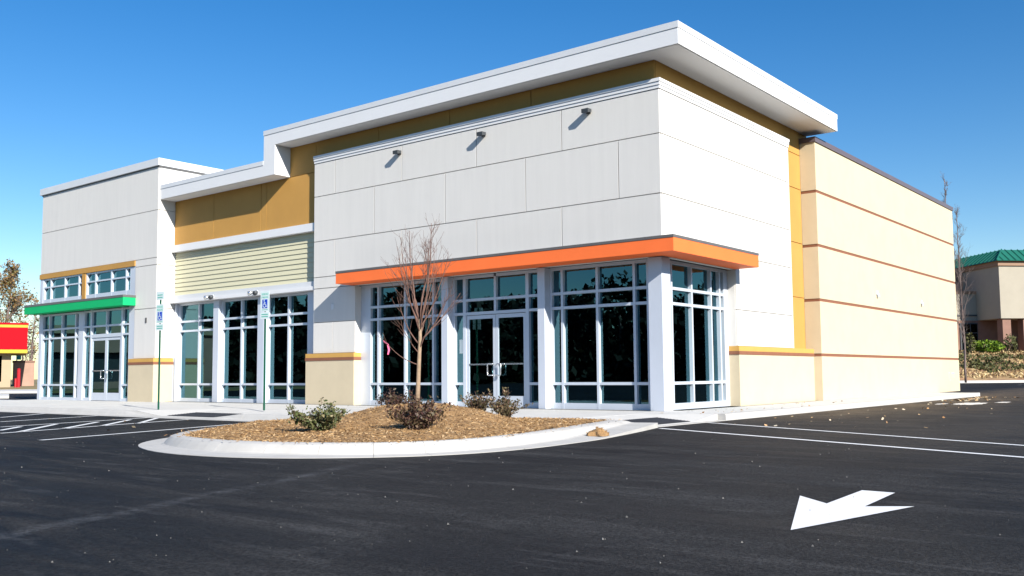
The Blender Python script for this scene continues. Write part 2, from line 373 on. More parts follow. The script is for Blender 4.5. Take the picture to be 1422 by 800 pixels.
# right ramp beside the corner column, open towards +X
sheet('curb_ramp', [[(0.1, -3.2, -0.004), (1.42, -3.2, RZ), (1.42, -1.5, RZ), (0.1, -1.5, -0.004)],
                    [(0.1, -1.5, -0.004), (1.42, -1.5, RZ), (1.42, -0.6, -0.001), (0.1, -0.6, -0.001)],
                    [(0.1, -4.85, -0.001), (1.2, -4.85, -0.02), (1.42, -3.2, RZ), (0.1, -3.2, -0.004)]], M['concrete'], walk)
def tactile(name, o, e1, e2, n1, n2, parent):            # dark plate with rows of truncated domes
    o, e1, e2 = Vector(o), Vector(e1), Vector(e2); nrm = e1.cross(e2).normalized(); b = MB()
    q = [o, o+e1, o+e1+e2, o+e2]; b.hexa([p+nrm*0.002 for p in q]+[p+nrm*0.009 for p in q])
    p_ = b.build(name, M['mat'], parent)
    d = MB()
    for i in range(n1):
        for j in range(n2):
            c = o+e1*((i+.5)/n1)+e2*((j+.5)/n2)+nrm*0.009; h = [c+e1.normalized()*0.014*sx+e2.normalized()*0.014*sy for sx, sy in ((-1, -1), (1, -1), (1, 1), (-1, 1))]
            t_ = [c+(p-c)*0.6+nrm*0.006 for p in h]; d.hexa(h+t_)
    stuff(d.build('tactile_domes', M['mat'], p_))
sl = (-0.004-RZ)/1.85
tactile('tactile_plate', (LR0+0.12, -4.78, RZ+0.07*sl), (LR1-LR0-0.24, 0, 0), (0, 0.75, 0.75*sl), 26, 10, walk)
sr = (RZ+0.004)/1.32
tactile('tactile_plate', (0.68, -3.15, -0.004+0.58*sr), (0.68, 0, 0.68*sr), (0, 1.6, 0), 10, 22, walk)

# rolled curbs: profile swept in pieces
def curb_run(p0, p1, piece, parent, prof, m=None, inside=1):
    """prof: (offset outward, z) pairs; outward is to the right of p0->p1"""
    a, b = Vector((*p0, 0)), Vector((*p1, 0)); d = b-a; n = max(1, round(d.length/piece)); d /= n
    o = Vector((d.y, -d.x, 0)).normalized(); e = d.normalized()*0.0025
    for i in range(n):
        q0, q1 = a+d*i+e, a+d*(i+1)-e; m_ = MB(); k = len(prof); base = 0
        for q in (q0, q1): m_.v += [tuple(q+o*x+Vector((0, 0, z))) for x, z in prof]
        for j in range(k): j2 = (j+1) % k; m_.f.append((j, j2, k+j2, k+j))
        m_.f.append(tuple(reversed(range(k)))); m_.f.append(tuple(range(k, 2*k)))
        m_.build('curb_section', m or M['curb'], parent)
PROF = [(-0.01, AZ-0.08), (-0.01, -0.004), (0.0, 0.004), (0.10, 0.002), (0.135, -0.010), (0.155, -0.035), (0.19, AZ+0.022), (0.21, AZ+0.014), (0.50, AZ+0.006), (0.50, AZ-0.08)]
PANX = [(-0.01, AZ-0.08), (-0.01, RZ-0.004), (0.0, RZ), (0.10, RZ), (0.135, AZ+0.011), (0.155, AZ+0.010), (0.19, AZ+0.010), (0.21, AZ+0.009), (0.50, AZ+0.006), (0.50, AZ-0.08)]
def curb_taper(p0, p1, prof0, prof1):
    a, b = Vector((*p0, 0)), Vector((*p1, 0)); d = (b-a).normalized(); o = Vector((d.y, -d.x, 0)); m_ = MB(); k = len(prof0); n = 6
    for i in range(n+1):
        f = i/n; f2 = f*f*(3-2*f); q = a+(b-a)*f
        m_.v += [tuple(q+o*(x0*(1-f2)+x1*f2)+Vector((0, 0, z0*(1-f2)+z1*f2))) for (x0, z0), (x1, z1) in zip(prof0, prof1)]
    for i in range(n):
        for j in range(k): j2 = (j+1) % k; m_.f.append((i*k+j, i*k+j2, (i+1)*k+j2, (i+1)*k+j))
    m_.f.append(tuple(reversed(range(k)))); m_.f.append(tuple(n*k+j for j in range(k)))
    m_.build('curb_section', M['curb'], walk)
curb_run((-46, -4.86), (-11.7, -4.86), 3.0, walk, PROF); curb_taper((-11.695, -4.86), (-10.15, -4.86), PROF, PANX); curb_taper((-8.15, -4.86), (-6.9, -4.86), PANX, PROF)
PAN = [(-0.01, AZ-0.08), (-0.01, RZ-0.002), (0.14, AZ+0.010), (0.50, AZ+0.006), (0.50, AZ-0.08)]
curb_run((-10.15, -4.86), (-8.15, -4.86), 2.0, walk, PAN)
curb_run((-6.895, -4.86), (-4.7, -4.86), 2.2, walk, PROF)
VERT = [(-0.01, AZ-0.08), (-0.01, -0.002), (0.0, 0.002), (0.13, 0.001), (0.15, -0.012), (0.165, AZ-0.08)]
curb_run((1.43, -0.6), (1.43, 18.3), 3.0, walk, VERT)
curb_run((1.43, -3.2), (1.43, -0.6), 2.6, walk, [(-0.01, AZ-0.08), (-0.01, RZ-0.002), (0.16, AZ+0.008), (0.165, AZ-0.08)])
bx('concrete_slab', M['concrete'], walk, -0.2, 1.59, 18.31, 19.2, AZ-0.06, -0.002, bevel=0.006)

# ---------------------------------------------------------------- planting island
isl = bpy.data.objects.new('planting_island', None); col.objects.link(isl); isl.location = (-0.5, -6.5, AZ); structure(isl)
inner = [(-4.55, -4.86), (-4.1, -5.9), (-3.62, -6.8), (-2.51, -8.73), (-1.95, -9.45), (-1.45, -9.85), (-0.49, -10.05), (0.2, -10.02), (0.80, -9.86), (1.35, -9.62), (1.77, -9.28), (2.02, -8.80), (2.10, -8.30), (2.06, -7.7), (1.96, -7.10), (1.76, -6.3), (1.50, -5.42), (1.22, -4.4), (1.02, -3.62)]
outer = [(-5.10, -5.0), (-4.65, -6.1), (-4.2, -7.1), (-3.15, -9.0), (-2.55, -9.75), (-1.85, -10.24), (-0.80, -10.60), (0.22, -10.60), (1.0, -10.36), (1.58, -9.95), (2.05, -9.48), (2.36, -8.95), (2.52, -8.32), (2.56, -7.6), (2.50, -6.9), (2.42, -6.1), (2.26, -5.45), (2.02, -4.45), (1.66, -3.22)]
def smooth(poly, it=2):
    for _ in range(it):
        q = [poly[0]]
        for a, b in zip(poly[:-1], poly[1:]): q += [(a[0]*.75+b[0]*.25, a[1]*.75+b[1]*.25), (a[0]*.25+b[0]*.75, a[1]*.25+b[1]*.75)]
        poly = q+[poly[-1]]
    return poly
inner, outer = smooth(inner), smooth(outer)
IPROF = [(0.0, AZ-0.08), (0.0, 0.012), (0.06, 0.020), (0.20, 0.016), (0.29, 0.0), (0.36, -0.035), (0.44, AZ+0.030), (0.50, AZ+0.018), (1.0, AZ+0.006), (1.0, AZ-0.08)]
npt = len(inner); step = 4
for i in range(0, npt-1, step):
    j1 = min(i+step, npt-1); m_ = MB(); k = len(IPROF)
    for j in range(i, j1+1):
        a, b = Vector((*inner[j], 0)), Vector((*outer[j], 0))
        t_ = Vector((0, 0, 0))
        if j == i: t_ = (Vector((*inner[min(j+1, npt-1)], 0))-a).normalized()*0.002
        if j == j1: t_ = (Vector((*inner[j-1], 0))-a).normalized()*0.002
        f_ = max(0.0, min(1.0, (j/npt-0.80)/0.2))         # the curb melts into the walk at the right-hand end
        for x, z in IPROF:
            z2 = z*(1-0.7*f_) if z > AZ else z
            m_.v.append(tuple(a+(b-a)*x+t_+Vector((0, 0, z2))))
    nn = j1-i+1
    for q in range(nn-1):
        for j in range(k): j2 = (j+1) % k; m_.f.append((q*k+j, q*k+j2, (q+1)*k+j2, (q+1)*k+j))
    m_.f.append(tuple(reversed(range(k)))); m_.f.append(tuple((nn-1)*k+j for j in range(k)))
    m_.build('curb_section', M['curb'], isl)
# mulch mound
back = [(1.02, -3.62), (0.4, -3.85), (-0.7, -4.1), (-2.0, -4.5), (-3.2, -4.84), (-4.55, -4.86)]
bed_poly = inner+back[1:-1]
def inside(x, y, poly):
    c = False; n = len(poly); j = n-1
    for i in range(n):
        xi, yi = poly[i]; xj, yj = poly[j]
        if (yi > y) != (yj > y) and x < (xj-xi)*(y-yi)/(yj-yi)+xi: c = not c
        j = i
    return c
def edge_dist(x, y, poly):
    d = 9.0; n = len(poly)
    for i in range(n):
        ax, ay = poly[i]; bx_, by_ = poly[(i+1) % n]; dx, dy = bx_-ax, by_-ay; L2 = dx*dx+dy*dy+1e-12
        t = max(0, min(1, ((x-ax)*dx+(y-ay)*dy)/L2)); d = min(d, math.hypot(x-ax-t*dx, y-ay-t*dy))
    return d
from mathutils import noise as mn
def mound(x, y):
    dx, dy = x+0.45, y+6.45; u = dx*0.783+dy*0.622; v = -dx*0.622+dy*0.783
    h = 0.035+0.285*math.exp(-(abs(u+0.05)/1.12)**3-(v/1.15)**2)
    h += 0.05*math.exp(-((x+1.9)**2+(y+7.9)**2)/1.2)+0.035*math.exp(-((x-1.0)**2+(y+7.6)**2)/0.6)
    h += 0.022*mn.noise(Vector((x*2.2, y*2.2, 0)))+0.016*mn.noise(Vector((x*6, y*6, 3)))+0.010*mn.noise(Vector((x*17, y*17, 7)))
    return h
def bed_z(x, y):
    e = edge_dist(x, y, bed_poly); return 0.0+mound(x, y)*min(1.0, 0.25+e/0.5)
bm = bmesh.new(); grid = {}; st = 0.09
for i in range(-55, 30):
    for j in range(-118, -38):
        x, y = i*st, j*st
        if inside(x, y, bed_poly): grid[(i, j)] = bm.verts.new((x, y, bed_z(x, y)))
for (i, j), v in grid.items():
    q = [(i, j), (i+1, j), (i+1, j+1), (i, j+1)]
    if all(k in grid for k in q): bm.faces.new([grid[k] for k in q])
rim = [bm.verts.new((x, y, 0.0)) for x, y in bed_poly]
bot = bm.faces.new(rim)
bmesh.ops.triangulate(bm, faces=[bot])
me = bpy.data.meshes.new('mulch_bed'); bm.to_mesh(me); bm.free(); me.materials.append(M['mulch'])
me.transform(Matrix.Translation(-Vector((-0.5, -6.5, AZ))))
link('mulch_bed', me, isl)
pts = []
while len(pts) < 34000:
    x, y = rnd.uniform(-4.6, 2.15), rnd.uniform(-10.1, -3.6)
    if inside(x, y, bed_poly): pts.append((x, y, bed_z(x, y)+rnd.uniform(0.0, 0.014)))
for _ in range(500):                                     # shreds spilled onto the curb
    k = rnd.randrange(len(inner)); t = rnd.random()**2*0.35; a, b = inner[k], outer[k]
    pts.append((a[0]+(b[0]-a[0])*t+rnd.gauss(0, .05), a[1]+(b[1]-a[1])*t+rnd.gauss(0, .05), 0.022))
stuff(leafmesh('mulch_shreds', leaves(pts, 0.046, flat=0.72, aspect=0.20), M['chip'], isl))

# ================================================================ the store
B = thing('retail_building', 'empty retail building with pale panels, glass storefronts, orange and green canopies', 'building', (-8.0, 5.0, 0))
GAP = 0.010
def panel_x(x0, x1, z0, z1, y=0.0, th=0.03, m='panel', name='wall_panel'):
    return bx(name, M[m], B, x0+GAP, x1-GAP, y, y+th, z0+GAP, z1-GAP)
def panel_y(y0, y1, z0, z1, x=0.0, th=0.03, m='panel', name='wall_panel'):
    return bx(name, M[m], B, x-th, x, y0+GAP, y1-GAP, z0+GAP, z1-GAP)
BX0 = -10.78
# corner block: backing walls, then panels
core = MB()
core.box(BX0+.03, -.035, .031, .145, 3.12, 6.57)
core.box(BX0+.03, -9.12, .031, .145, 1.30, 3.12)
core.box(-.15, -.031, .031, 3.36, 3.12, 6.57).box(-.15, -.031, 3.37, 6.66, 1.30, 6.57)
core.build('wall_backing', M['panel'], B)
rows = [(5.65, 6.575, [-9.92, -7.40, -4.92, -2.45]), (4.41, 5.65, [-8.40, -5.92, -3.46, -1.0]), (3.43, 4.41, [-9.92, -7.40, -4.92, -2.47]), (3.12, 3.43, [-9.10])]
for z0, z1, cuts in rows:
    e = [BX0]+cuts+[0.0]
    for a, b in zip(e[:-1], e[1:]): panel_x(a, b, z0, z1)
panel_x(BX0, -9.10, 2.20, 3.12); panel_x(BX0, -9.98, 1.365, 2.20); panel_x(-9.98, -9.10, 1.365, 2.20)
bx('wall_panel', M['panel'], B, -9.14, -9.104, 0.032, 0.32, 1.36, 3.10)                       # reveal of the left pier
for z0, z1 in ((5.65, 6.575), (4.41, 5.65), (3.43, 4.41)): panel_y(0.03, 6.67, z0, z1)
panel_y(0.03, 3.37, 3.12, 3.43)
panel_y(3.365, 6.67, 2.20, 3.43); panel_y(3.365, 6.67, 1.365, 2.20)
bx('wall_panel', M['panel'], B, -.30, -.032, 3.365, 3.40, 1.36, 3.11)                       # reveal at the side window
bx('wall_panel', M['panel'], B, -.17, -.003, 6.672, 6.70, 1.365, 6.575)                     # back edge of the side panels
bx('wall_panel', M['panel'], B, BX0+.003, BX0+.03, 0.031, 0.30, 1.365, 6.575)
# stepped white cap on the corner block
for k, (z0, z1, p) in enumerate(((6.58, 6.645, .015), (6.648, 6.713, .03), (6.716, 6.785, .045))):
    m_ = MB(); m_.box(BX0-.002*k, p, -p, .16, z0, z1).box(-.16, p+.001, .16, 6.70+.002*k, z0, z1-.001); m_.build('wall_cap', M['white'], B)
# pedestals: cream base, brown band, ochre cap
def pedestal(x0, x1, y0, y1):
    bx('wall_base', M['cream'], B, x0, x1, y0, y1, 0, 1.172)
    bx('brown_band', M['brown'], B, x0-.012, x1+.012, y0-.012, y1+.012, 1.172, 1.252)
    bx('base_cap', M['ccap'], B, x0-.004, x1+.004, y0-.004, y1+.004, 1.252, 1.365)
pedestal(-11.03, -9.103, -.045, .31)
pedestal(-.24, .04, 3.358, 7.918)
pedestal(-19.27, -17.80, -.52, .16)
# corner column and storefront columns
def column(x0, x1, y0, y1, z1=3.11): bx('column', M['cladding'], B, x0, x1, y0, y1, 0, z1, bevel=0.006)
column(-.345, -.02, 0.0, .35); column(-3.165, -2.965, 0.0, .33); column(-6.06, -5.85, 0.0, .33)
column(-15.70, -15.42, .19, .40); column(-13.50, -13.20, .19, .40); column(-11.26, -10.80, .19, .40); column(-17.83, -17.74, .20, .40)
column(-25.62, -25.40, -.44, -.20, 4.37); column(-22.67, -22.37, -.44, -.25, 3.06); column(-19.40, -19.12, -.43, -.20, 4.37)

def storefront(axis, plane, bars, zbars, depth=0.12, skip=(), name='window', extra=None):
    """bars: (u0,u1) uprights; zbars: (z0,z1) rails; a pane in every cell that is not in skip"""
    u0, u1 = bars[0][0], bars[-1][1]; z0, z1 = zbars[0][0], zbars[-1][1]
    m_ = MB()
    def put(mb, a, b, d0, d1, c, d):
        if axis == 'x': mb.box(a, b, plane+d0, plane+d1, c, d)
        else: mb.box(plane-d1, plane-d0, a, b, c, d)
    for a, b in bars: put(m_, a, b, 0, depth, z0+.001, z1-.001)
    for i, (c, d) in enumerate(zbars):
        for k in range(len(bars)-1):
            if (k, i) in skip or (k, 'rail', i) in skip: continue
            put(m_, bars[k][1]+.0005, bars[k+1][0]-.0005, .004, depth-.004, c, d)
    o = m_.build(name, M['alu'], B)
    for k in range(len(bars)-1):
        for i in range(len(zbars)-1):
            if (k, 'pane', i) in skip: continue
            p = MB(); put(p, bars[k][1]-.006, bars[k+1][0]+.006, depth*0.68, depth*0.68+.008, zbars[i][1]-.006, zbars[i+1][0]+.006)
            p.build('pane', M['glass'], o)
    return o
def bars_at(cs, wd=0.06): return [(c-wd/2, c+wd/2) for c in cs]
ZB = [(0.0, .13), (.52, .58), (2.18, 2.24), (2.50, 2.56), (3.05, 3.115)]
storefront('x', .20, [(-9.10, -8.74)]+bars_at([-8.46, -7.49, -6.52])+[(-6.24, -6.06)], ZB)
storefront('x', .20, [(-2.96, -2.91)]+bars_at([-2.64, -1.72, -.80])+[(-.50, -.345)], ZB)
storefront('y', -.21, [(.352, .37)]+bars_at([.74, 1.63, 2.54])+[(2.94, 3.0), (3.10, 3.365)][:1]+[(3.16, 3.36)], ZB)
sk = set()
for k in (1, 2):
    for i in (0, 1): sk |= {(k, i), (k, 'pane', i)}
sk |= {(1, 'pane', 0), (2, 'pane', 0)}
# door bay: uprights -> side light, door frame, door frame, side light; centre mullion only above the doors
def door_bay(plane, ul, ur, jl, jr, cx_, zh=2.17, lights=(True, True)):
    zb = ZB
    o = MB()
    def put(a, b, c, d, d0=0, d1=.12): o.box(a, b, plane+d0, plane+d1, c, d)
    for a, b in ((ul, ul+.05), (jl, jl+.09), (jr-.09, jr), (ur-.05, ur)): put(a, b, .001, 3.114)
    put(cx_-.03, cx_+.03, 2.241, 3.049)
    cells = []
    for a, b in ((ul+.05, jl), (jr, ur-.05)):
        for c, d in zb: put(a+.0005, b-.0005, c, d, .004, .116)
        for i in range(4): cells.append((a, b, zb[i][1], zb[i+1][0]))
    put(jl+.0905, jr-.0905, zh, 2.24, .004, .116)
    for c, d in zb[3:]:
        put(jl+.0905, cx_-.0305, c, d, .004, .116); put(cx_+.0305, jr-.0905, c, d, .004, .116)
    for i in (2, 3):
        cells += [(jl+.09, cx_-.03, zb[i][1], zb[i+1][0]), (cx_+.03, jr-.09, zb[i][1], zb[i+1][0])]
    f = o.build('window', M['alu'], B)
    for a, b, c, d in cells: MB().box(a-.006, b+.006, plane+.08, plane+.088, c-.006, d+.006).build('pane', M['glass'], f)
    for a, b, s in ((jl+.098, cx_-.006, 1), (cx_+.006, jr-.098, -1)):
        y0 = plane+.022; dm = MB()
        dm.box(a, a+.075, y0, y0+.05, .012, zh-.012).box(b-.075, b, y0, y0+.05, .012, zh-.012)
        dm.box(a+.0755, b-.0755, y0+.002, y0+.048, .012, .27).box(a+.0755, b-.0755, y0+.002, y0+.048, zh-.10, zh-.012)
        dr = dm.build('door', M['alu'], B)
        MB().box(a+.07, b-.07, y0+.02, y0+.028, .265, zh-.095).build('pane', M['glass'], dr)
        MB().box(a+.076, b-.076, y0-.004, y0+.018, .985, 1.02).build('push_bar', M['steel'], dr)
        hx = b-.045 if s > 0 else a+.045
        h = MB().tube([(hx, y0, 1.10), (hx, y0-.055, 1.115), (hx-s*.005, y0-.065, 1.08), (hx-s*.13, y0-.065, 1.08)] if False else
                      [(hx, y0+.002, 1.01), (hx, y0-.06, 1.01), (hx-s*.015, y0-.07, 1.01), (hx-s*.13, y0-.07, 1.01), (hx-s*.145, y0-.07, .995), (hx-s*.145, y0-.07, .76), (hx-s*.13, y0-.07, .745), (hx, y0-.07, .745), (hx, y0+.002, .745)], .014, 6)
        h.build('handle', M['steel'], dr, smooth=True)
    return f
door_bay(.20, -5.85, -3.165, -5.54, -3.56, -4.55)
# middle bay, three windows
MZ = [(0.0, .11), (.51, .57), (2.19, 2.25), (2.49, 2.55), (3.04, 3.105)]
storefront('x', .30, [(-17.74, -17.66), (-16.66, -16.60), (-15.74, -15.70)], MZ)
storefront('x', .30, [(-15.42, -15.36), (-14.46, -14.40), (-13.54, -13.50)], MZ)
storefront('x', .30, [(-13.20, -13.13), (-12.26, -12.20), (-11.32, -11.26)], MZ)
# left block: windows, doors, clerestory
LZ = [(0.0, .10), (.50, .56), (2.16, 2.22), (2.48, 2.54), (3.00, 3.06)]
storefront('x', -.43, [(-25.40, -25.33), (-24.88, -24.82), (-23.96, -23.90), (-22.98, -22.92), (-22.73, -22.67)], LZ)
ZB_keep = ZB; ZB = LZ
door_bay(-.43, -22.37, -19.40, -21.93, -19.84, -20.87, 2.12)
ZB = ZB_keep
CZ = [(3.40, 3.62), (4.03, 4.08), (4.32, 4.372)]
storefront('x', -.43, [(-25.40, -25.33), (-24.88, -24.82), (-23.83, -23.77), (-22.84, -22.78), (-22.58, -22.54)], CZ)
storefront('x', -.43, [(-22.30, -22.24), (-21.70, -21.64), (-20.66, -20.60), (-19.73, -19.67), (-19.43, -19.40)], CZ)
bx('ochre_post', M['ochre'], B, -22.54, -22.30, -.455, -.20, 3.42, 4.372)
bx('ochre_band', M['ochre'], B, -25.64, -19.12, -.47, -.20, 4.375, 4.55)
# left block walls
lw = MB()
lw.box(-25.58, -19.11, -.41, -.20, 4.55, 7.49).box(-19.11, -17.87, -.41, -.20, 1.3, 7.49).box(-18.1, -17.87, -.20, 6.0, 4.6, 7.49).box(-18.1, -17.87, -.20, .40, 0.0, 4.6)
lw.build('wall_backing', M['panel'], B)
XL = [(-25.6, -17.84)]
for z0, z1 in ((4.555, 6.08), (6.08, 7.49)):
    panel_x(-25.62, -17.84, z0, z1, -.44)
panel_x(-19.115, -17.84, 4.33, 4.555, -.44); panel_x(-19.115, -17.84, 2.95, 4.33, -.44); panel_x(-19.115, -17.84, 1.365, 2.95, -.44)
for z0, z1 in ((6.08, 7.49), (4.33, 6.08)): panel_y(-.41, 6.0, z0, z1, -17.84)
for z0, z1 in ((2.95, 4.33), (1.365, 2.95)): panel_y(-.41, .35, z0, z1, -17.84)
bx('wall_panel', M['panel'], B, -17.90, -17.845, .16, .42, 0, 1.37)
bx('wall_panel', M['panel'], B, -25.62, -25.59, -.41, 9, 0, 7.49)
cp = MB(); cp.box(-25.74, -17.78, -.50, 6.1, 7.50, 7.735); cp.build('roof_coping', M['whitemetal'], B)
bx('coping_painted_shadow', M['capgrey'], B, -25.66, -17.80, -.452, 6.02, 7.455, 7.499)  # dark-coloured strip stands in for the shadow gap under the coping
# middle bay: trims and siding
bx('white_trim', M['white'], B, -17.835, -10.785, .05, .30, 4.745, 4.965)
bx('white_trim', M['white'], B, -17.835, -10.785, .03, .30, 3.11, 3.212)
bx('white_trim', M['whitemetal'], B, -17.835, -10.785, .075, .30, 3.216, 3.352)
bx('wall_backing', M['siding'], B, -17.83, -10.785, .232, .30, 3.352, 4.745)
nb_ = 10
for k in range(nb_):
    z0 = 3.354+k*(1.389/nb_); z1 = z0+1.389/nb_+.012
    q = [(-17.83, .185, z0), (-10.79, .185, z0), (-10.79, .225, z0), (-17.83, .225, z0), (-17.83, .208, z1), (-10.79, .208, z1), (-10.79, .225, z1), (-17.83, .225, z1)]
    MB().hexa(q).build('siding_board', M['siding'], B)
# ochre upper wall, front and side
oc = MB(); oc.box(-17.83, -12.04, .18, .32, 4.75, 6.80).box(-12.04, -.19, .18, .32, 4.75, 7.25).box(-.32, -.19, .32, 3.37, 3.2, 7.25).box(-.32, -.19, 3.37, 8.5, 1.3, 7.25); oc.build('wall_backing', M['ochre'], B)
e = [-17.83, -15.70, -13.34, -13.08, -10.9]
for a, b in zip(e[:-1], e[1:]): panel_x(a, b, 4.966, 6.405 if b < -12.03 else 6.405, .15, .03, 'ochre', 'ochre_panel')
panel_x(-12.03, -10.9, 6.405, 7.256, .15, .03, 'ochre', 'ochre_panel')
for a, b in ((-10.9, -8.4), (-8.4, -5.9), (-5.9, -3.4), (-3.4, -.17)): panel_x(a, b, 6.6, 7.256, .15, .03, 'ochre', 'ochre_panel')
for z0, z1 in ((6.60, 7.256), (5.66, 6.60), (4.19, 5.66), (2.73, 4.19), (1.366, 2.73)):
    panel_y(.18 if z0 > 6.5 else 6.5, 7.92, z0, z1, -.17, .02, 'ochre', 'ochre_panel')
# roofs with white fascia, metal edge and soffit
XR, YR, XRl, XRi = .667, -.381, -12.539, -12.03
bx('roof_fascia', M['white'], B, XRi+.001, XR, YR, 8.523, 7.262, 7.584)
bx('roof_fascia', M['white'], B, XRl, XRi, YR, 6.0, 6.412, 7.584)
bx('roof_fascia', M['white'], B, -17.835, XRl-.001, YR, 6.0, 6.412, 6.736)
bx('roof_coping', M['whitemetal'], B, XRl-.012, XR+.012, YR-.012, 8.535, 7.588, 7.720)
bx('roof_coping', M['whitemetal'], B, -17.83, XRl-.013, YR-.012, 6.0, 6.740, 6.866)
bx('soffit', M['white'], B, XRi+.05, XR-.03, YR+.03, 8.49, 7.252, 7.263)
bx('soffit', M['white'], B, -17.82, XRi-.05, YR+.03, .15, 6.402, 6.413)
# orange canopy over the corner, green canopy at the left
YO, XO, XOl, YOe = -.574, .568, -9.214, 3.372
MB().prism([(XOl, YO), (XO, YO), (XO, YOe), (-.001, YOe), (-.001, -.001), (XOl, -.001)], 3.122, 3.385).build('canopy', M['orange'], B)
MB().prism([(XOl-.006, YO-.008), (XO+.008, YO-.008), (XO+.008, YOe+.006), (-.001, YOe+.006), (-.001, -.001), (XOl-.006, -.001)], 3.389, 3.445).build('canopy_cap', M['capgrey'], B)
bx('canopy', M['green'], B, -25.85, -19.05, -.88, -.445, 3.085, 3.335)
bx('canopy_cap', M['capgrey'], B, -25.86, -19.04, -.89, -.444, 3.339, 3.415)
# long cream side wall with brown bands
CX0 = .25; zs_ = [0, 1.17, 2.63, 4.09, 5.55, 6.925]
MB().box(-.30, CX0-.02, 7.95, 22.18, 0, 6.90).build('wall_backing', M['cream'], B)
for i in range(5):
    a = zs_[i]+(.078 if i else 0); b = zs_[i+1]
    MB().box(-.17, CX0, 7.92, 22.20, a, b).build('wall_course', M['cream'], B)
    if i: MB().box(-.175, CX0-.012, 7.932, 22.19, zs_[i]+.001, a-.001).build('brown_band', M['brown'], B)
bx('roof_coping', M['purple'], B, -.40, CX0+.035, 7.885, 22.24, 6.927, 7.066)
# rest of the shell: back, roof deck, floor, ceilings
sh = MB(); sh.box(-25.58, -.31, 21.9, 22.18, 0, 6.9).box(-25.58, -18.1, 9.0, 9.2, 0, 7.4); sh.build('rear_wall', M['cream'], B)
dk = MB(); dk.box(-18.09, -.33, .33, 22.0, 6.2, 6.35).box(-25.58, -18.11, -.19, 9.0, 7.1, 7.25); dk.build('roof_deck', M['deck'], B)
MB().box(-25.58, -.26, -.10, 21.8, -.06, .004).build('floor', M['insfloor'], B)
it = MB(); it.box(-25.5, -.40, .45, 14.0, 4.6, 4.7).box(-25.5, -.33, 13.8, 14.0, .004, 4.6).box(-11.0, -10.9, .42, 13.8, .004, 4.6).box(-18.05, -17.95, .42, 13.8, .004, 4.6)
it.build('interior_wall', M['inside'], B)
# small fittings
def spot(x, z, y=0.0):                                     # dark sign-light stub with an angled head
    m_ = MB(); m_.box(x-.05, x+.05, y-.03, y-.001, z-.05, z+.05).box(x-.022, x+.022, y-.14, y-.03, z-.02, z+.02)
    o = m_.build('wall_light', M['dark'], B)
    MB().hexa([(x-.085, y-.165, z-.06), (x+.085, y-.165, z-.06), (x+.085, y-.03, z-.03), (x-.085, y-.03, z-.03), (x-.085, y-.175, z+.03), (x+.085, y-.175, z+.03), (x+.085, y-.03, z+.035), (x-.085, y-.03, z+.035)]).build('lamp_head', M['dark'], o)
for x, z in ((-1.72, 6.40), (-4.68, 6.39), (-7.47, 6.385)): spot(x, z)
def floodlight(x, z, y):                                    # twin-headed security light on the lintel
    o = MB().box(x-.05, x+.05, y-.04, y-.001, z-.05, z+.05).build('wall_light', M['alu'], B)
    for s in (-1, 1):
        MB().tube([(x+s*.03, y-.045, z), (x+s*.12, y-.11, z-.02), (x+s*.15, y-.20, z-.05)], [.02, .05, .07], 8).build('lamp_head', M['dark'] if s > 0 else M['steel'], o, smooth=True)
floodlight(-15.5, 3.20, .03); floodlight(-13.32, 3.20, .03)
bx('outlet_cover', M['white'], B, -10.04, -9.94, -.015, -.0, 2.53, 2.68)
bx('junction_plate', M['capgrey'], B, -18.45, -18.36, -.455, -.44, 2.50, 2.66)
bx('junction_plate', M['alu'], B, 0.0, .02, 4.96, 5.04, 2.52, 2.74)
for y, z in ((12.68, 3.12), (17.42, 3.10)):
    o = bx('wall_light', M['alu'], B, .25, .28, y-.06, y+.06, z-.03, z+.10)
    MB().box(.28, .33, y-.03, y+.04, z-.10, z+.01).build('lamp_head', M['alu'], o)
mk = MB()                                                   # faint grey-blue stencil near the far end of the wall
for y0, y1, z0, z1 in ((20.62, 20.68, .47, .72), (20.68, 20.80, .67, .72), (20.74, 20.86, .40, .45), (20.98, 21.50, .66, .71), (21.05, 21.11, .50, .66), (21.22, 21.28, .50, .66), (21.40, 21.46, .50, .66)):
    mk.box(.2502, .2535, y0, y1, z0, z1)
mk.build('wall_stencil', mat('stencil_grey', (0.36, 0.38, 0.44), .8, .1, 4.0), B)
tag(bx('window_notice', M['signwhite'], None, -5.71, -5.60, .265, .272, 1.27, 1.60), 'small pale paper notice stuck in the narrow glass left of the glass doors', 'notice')

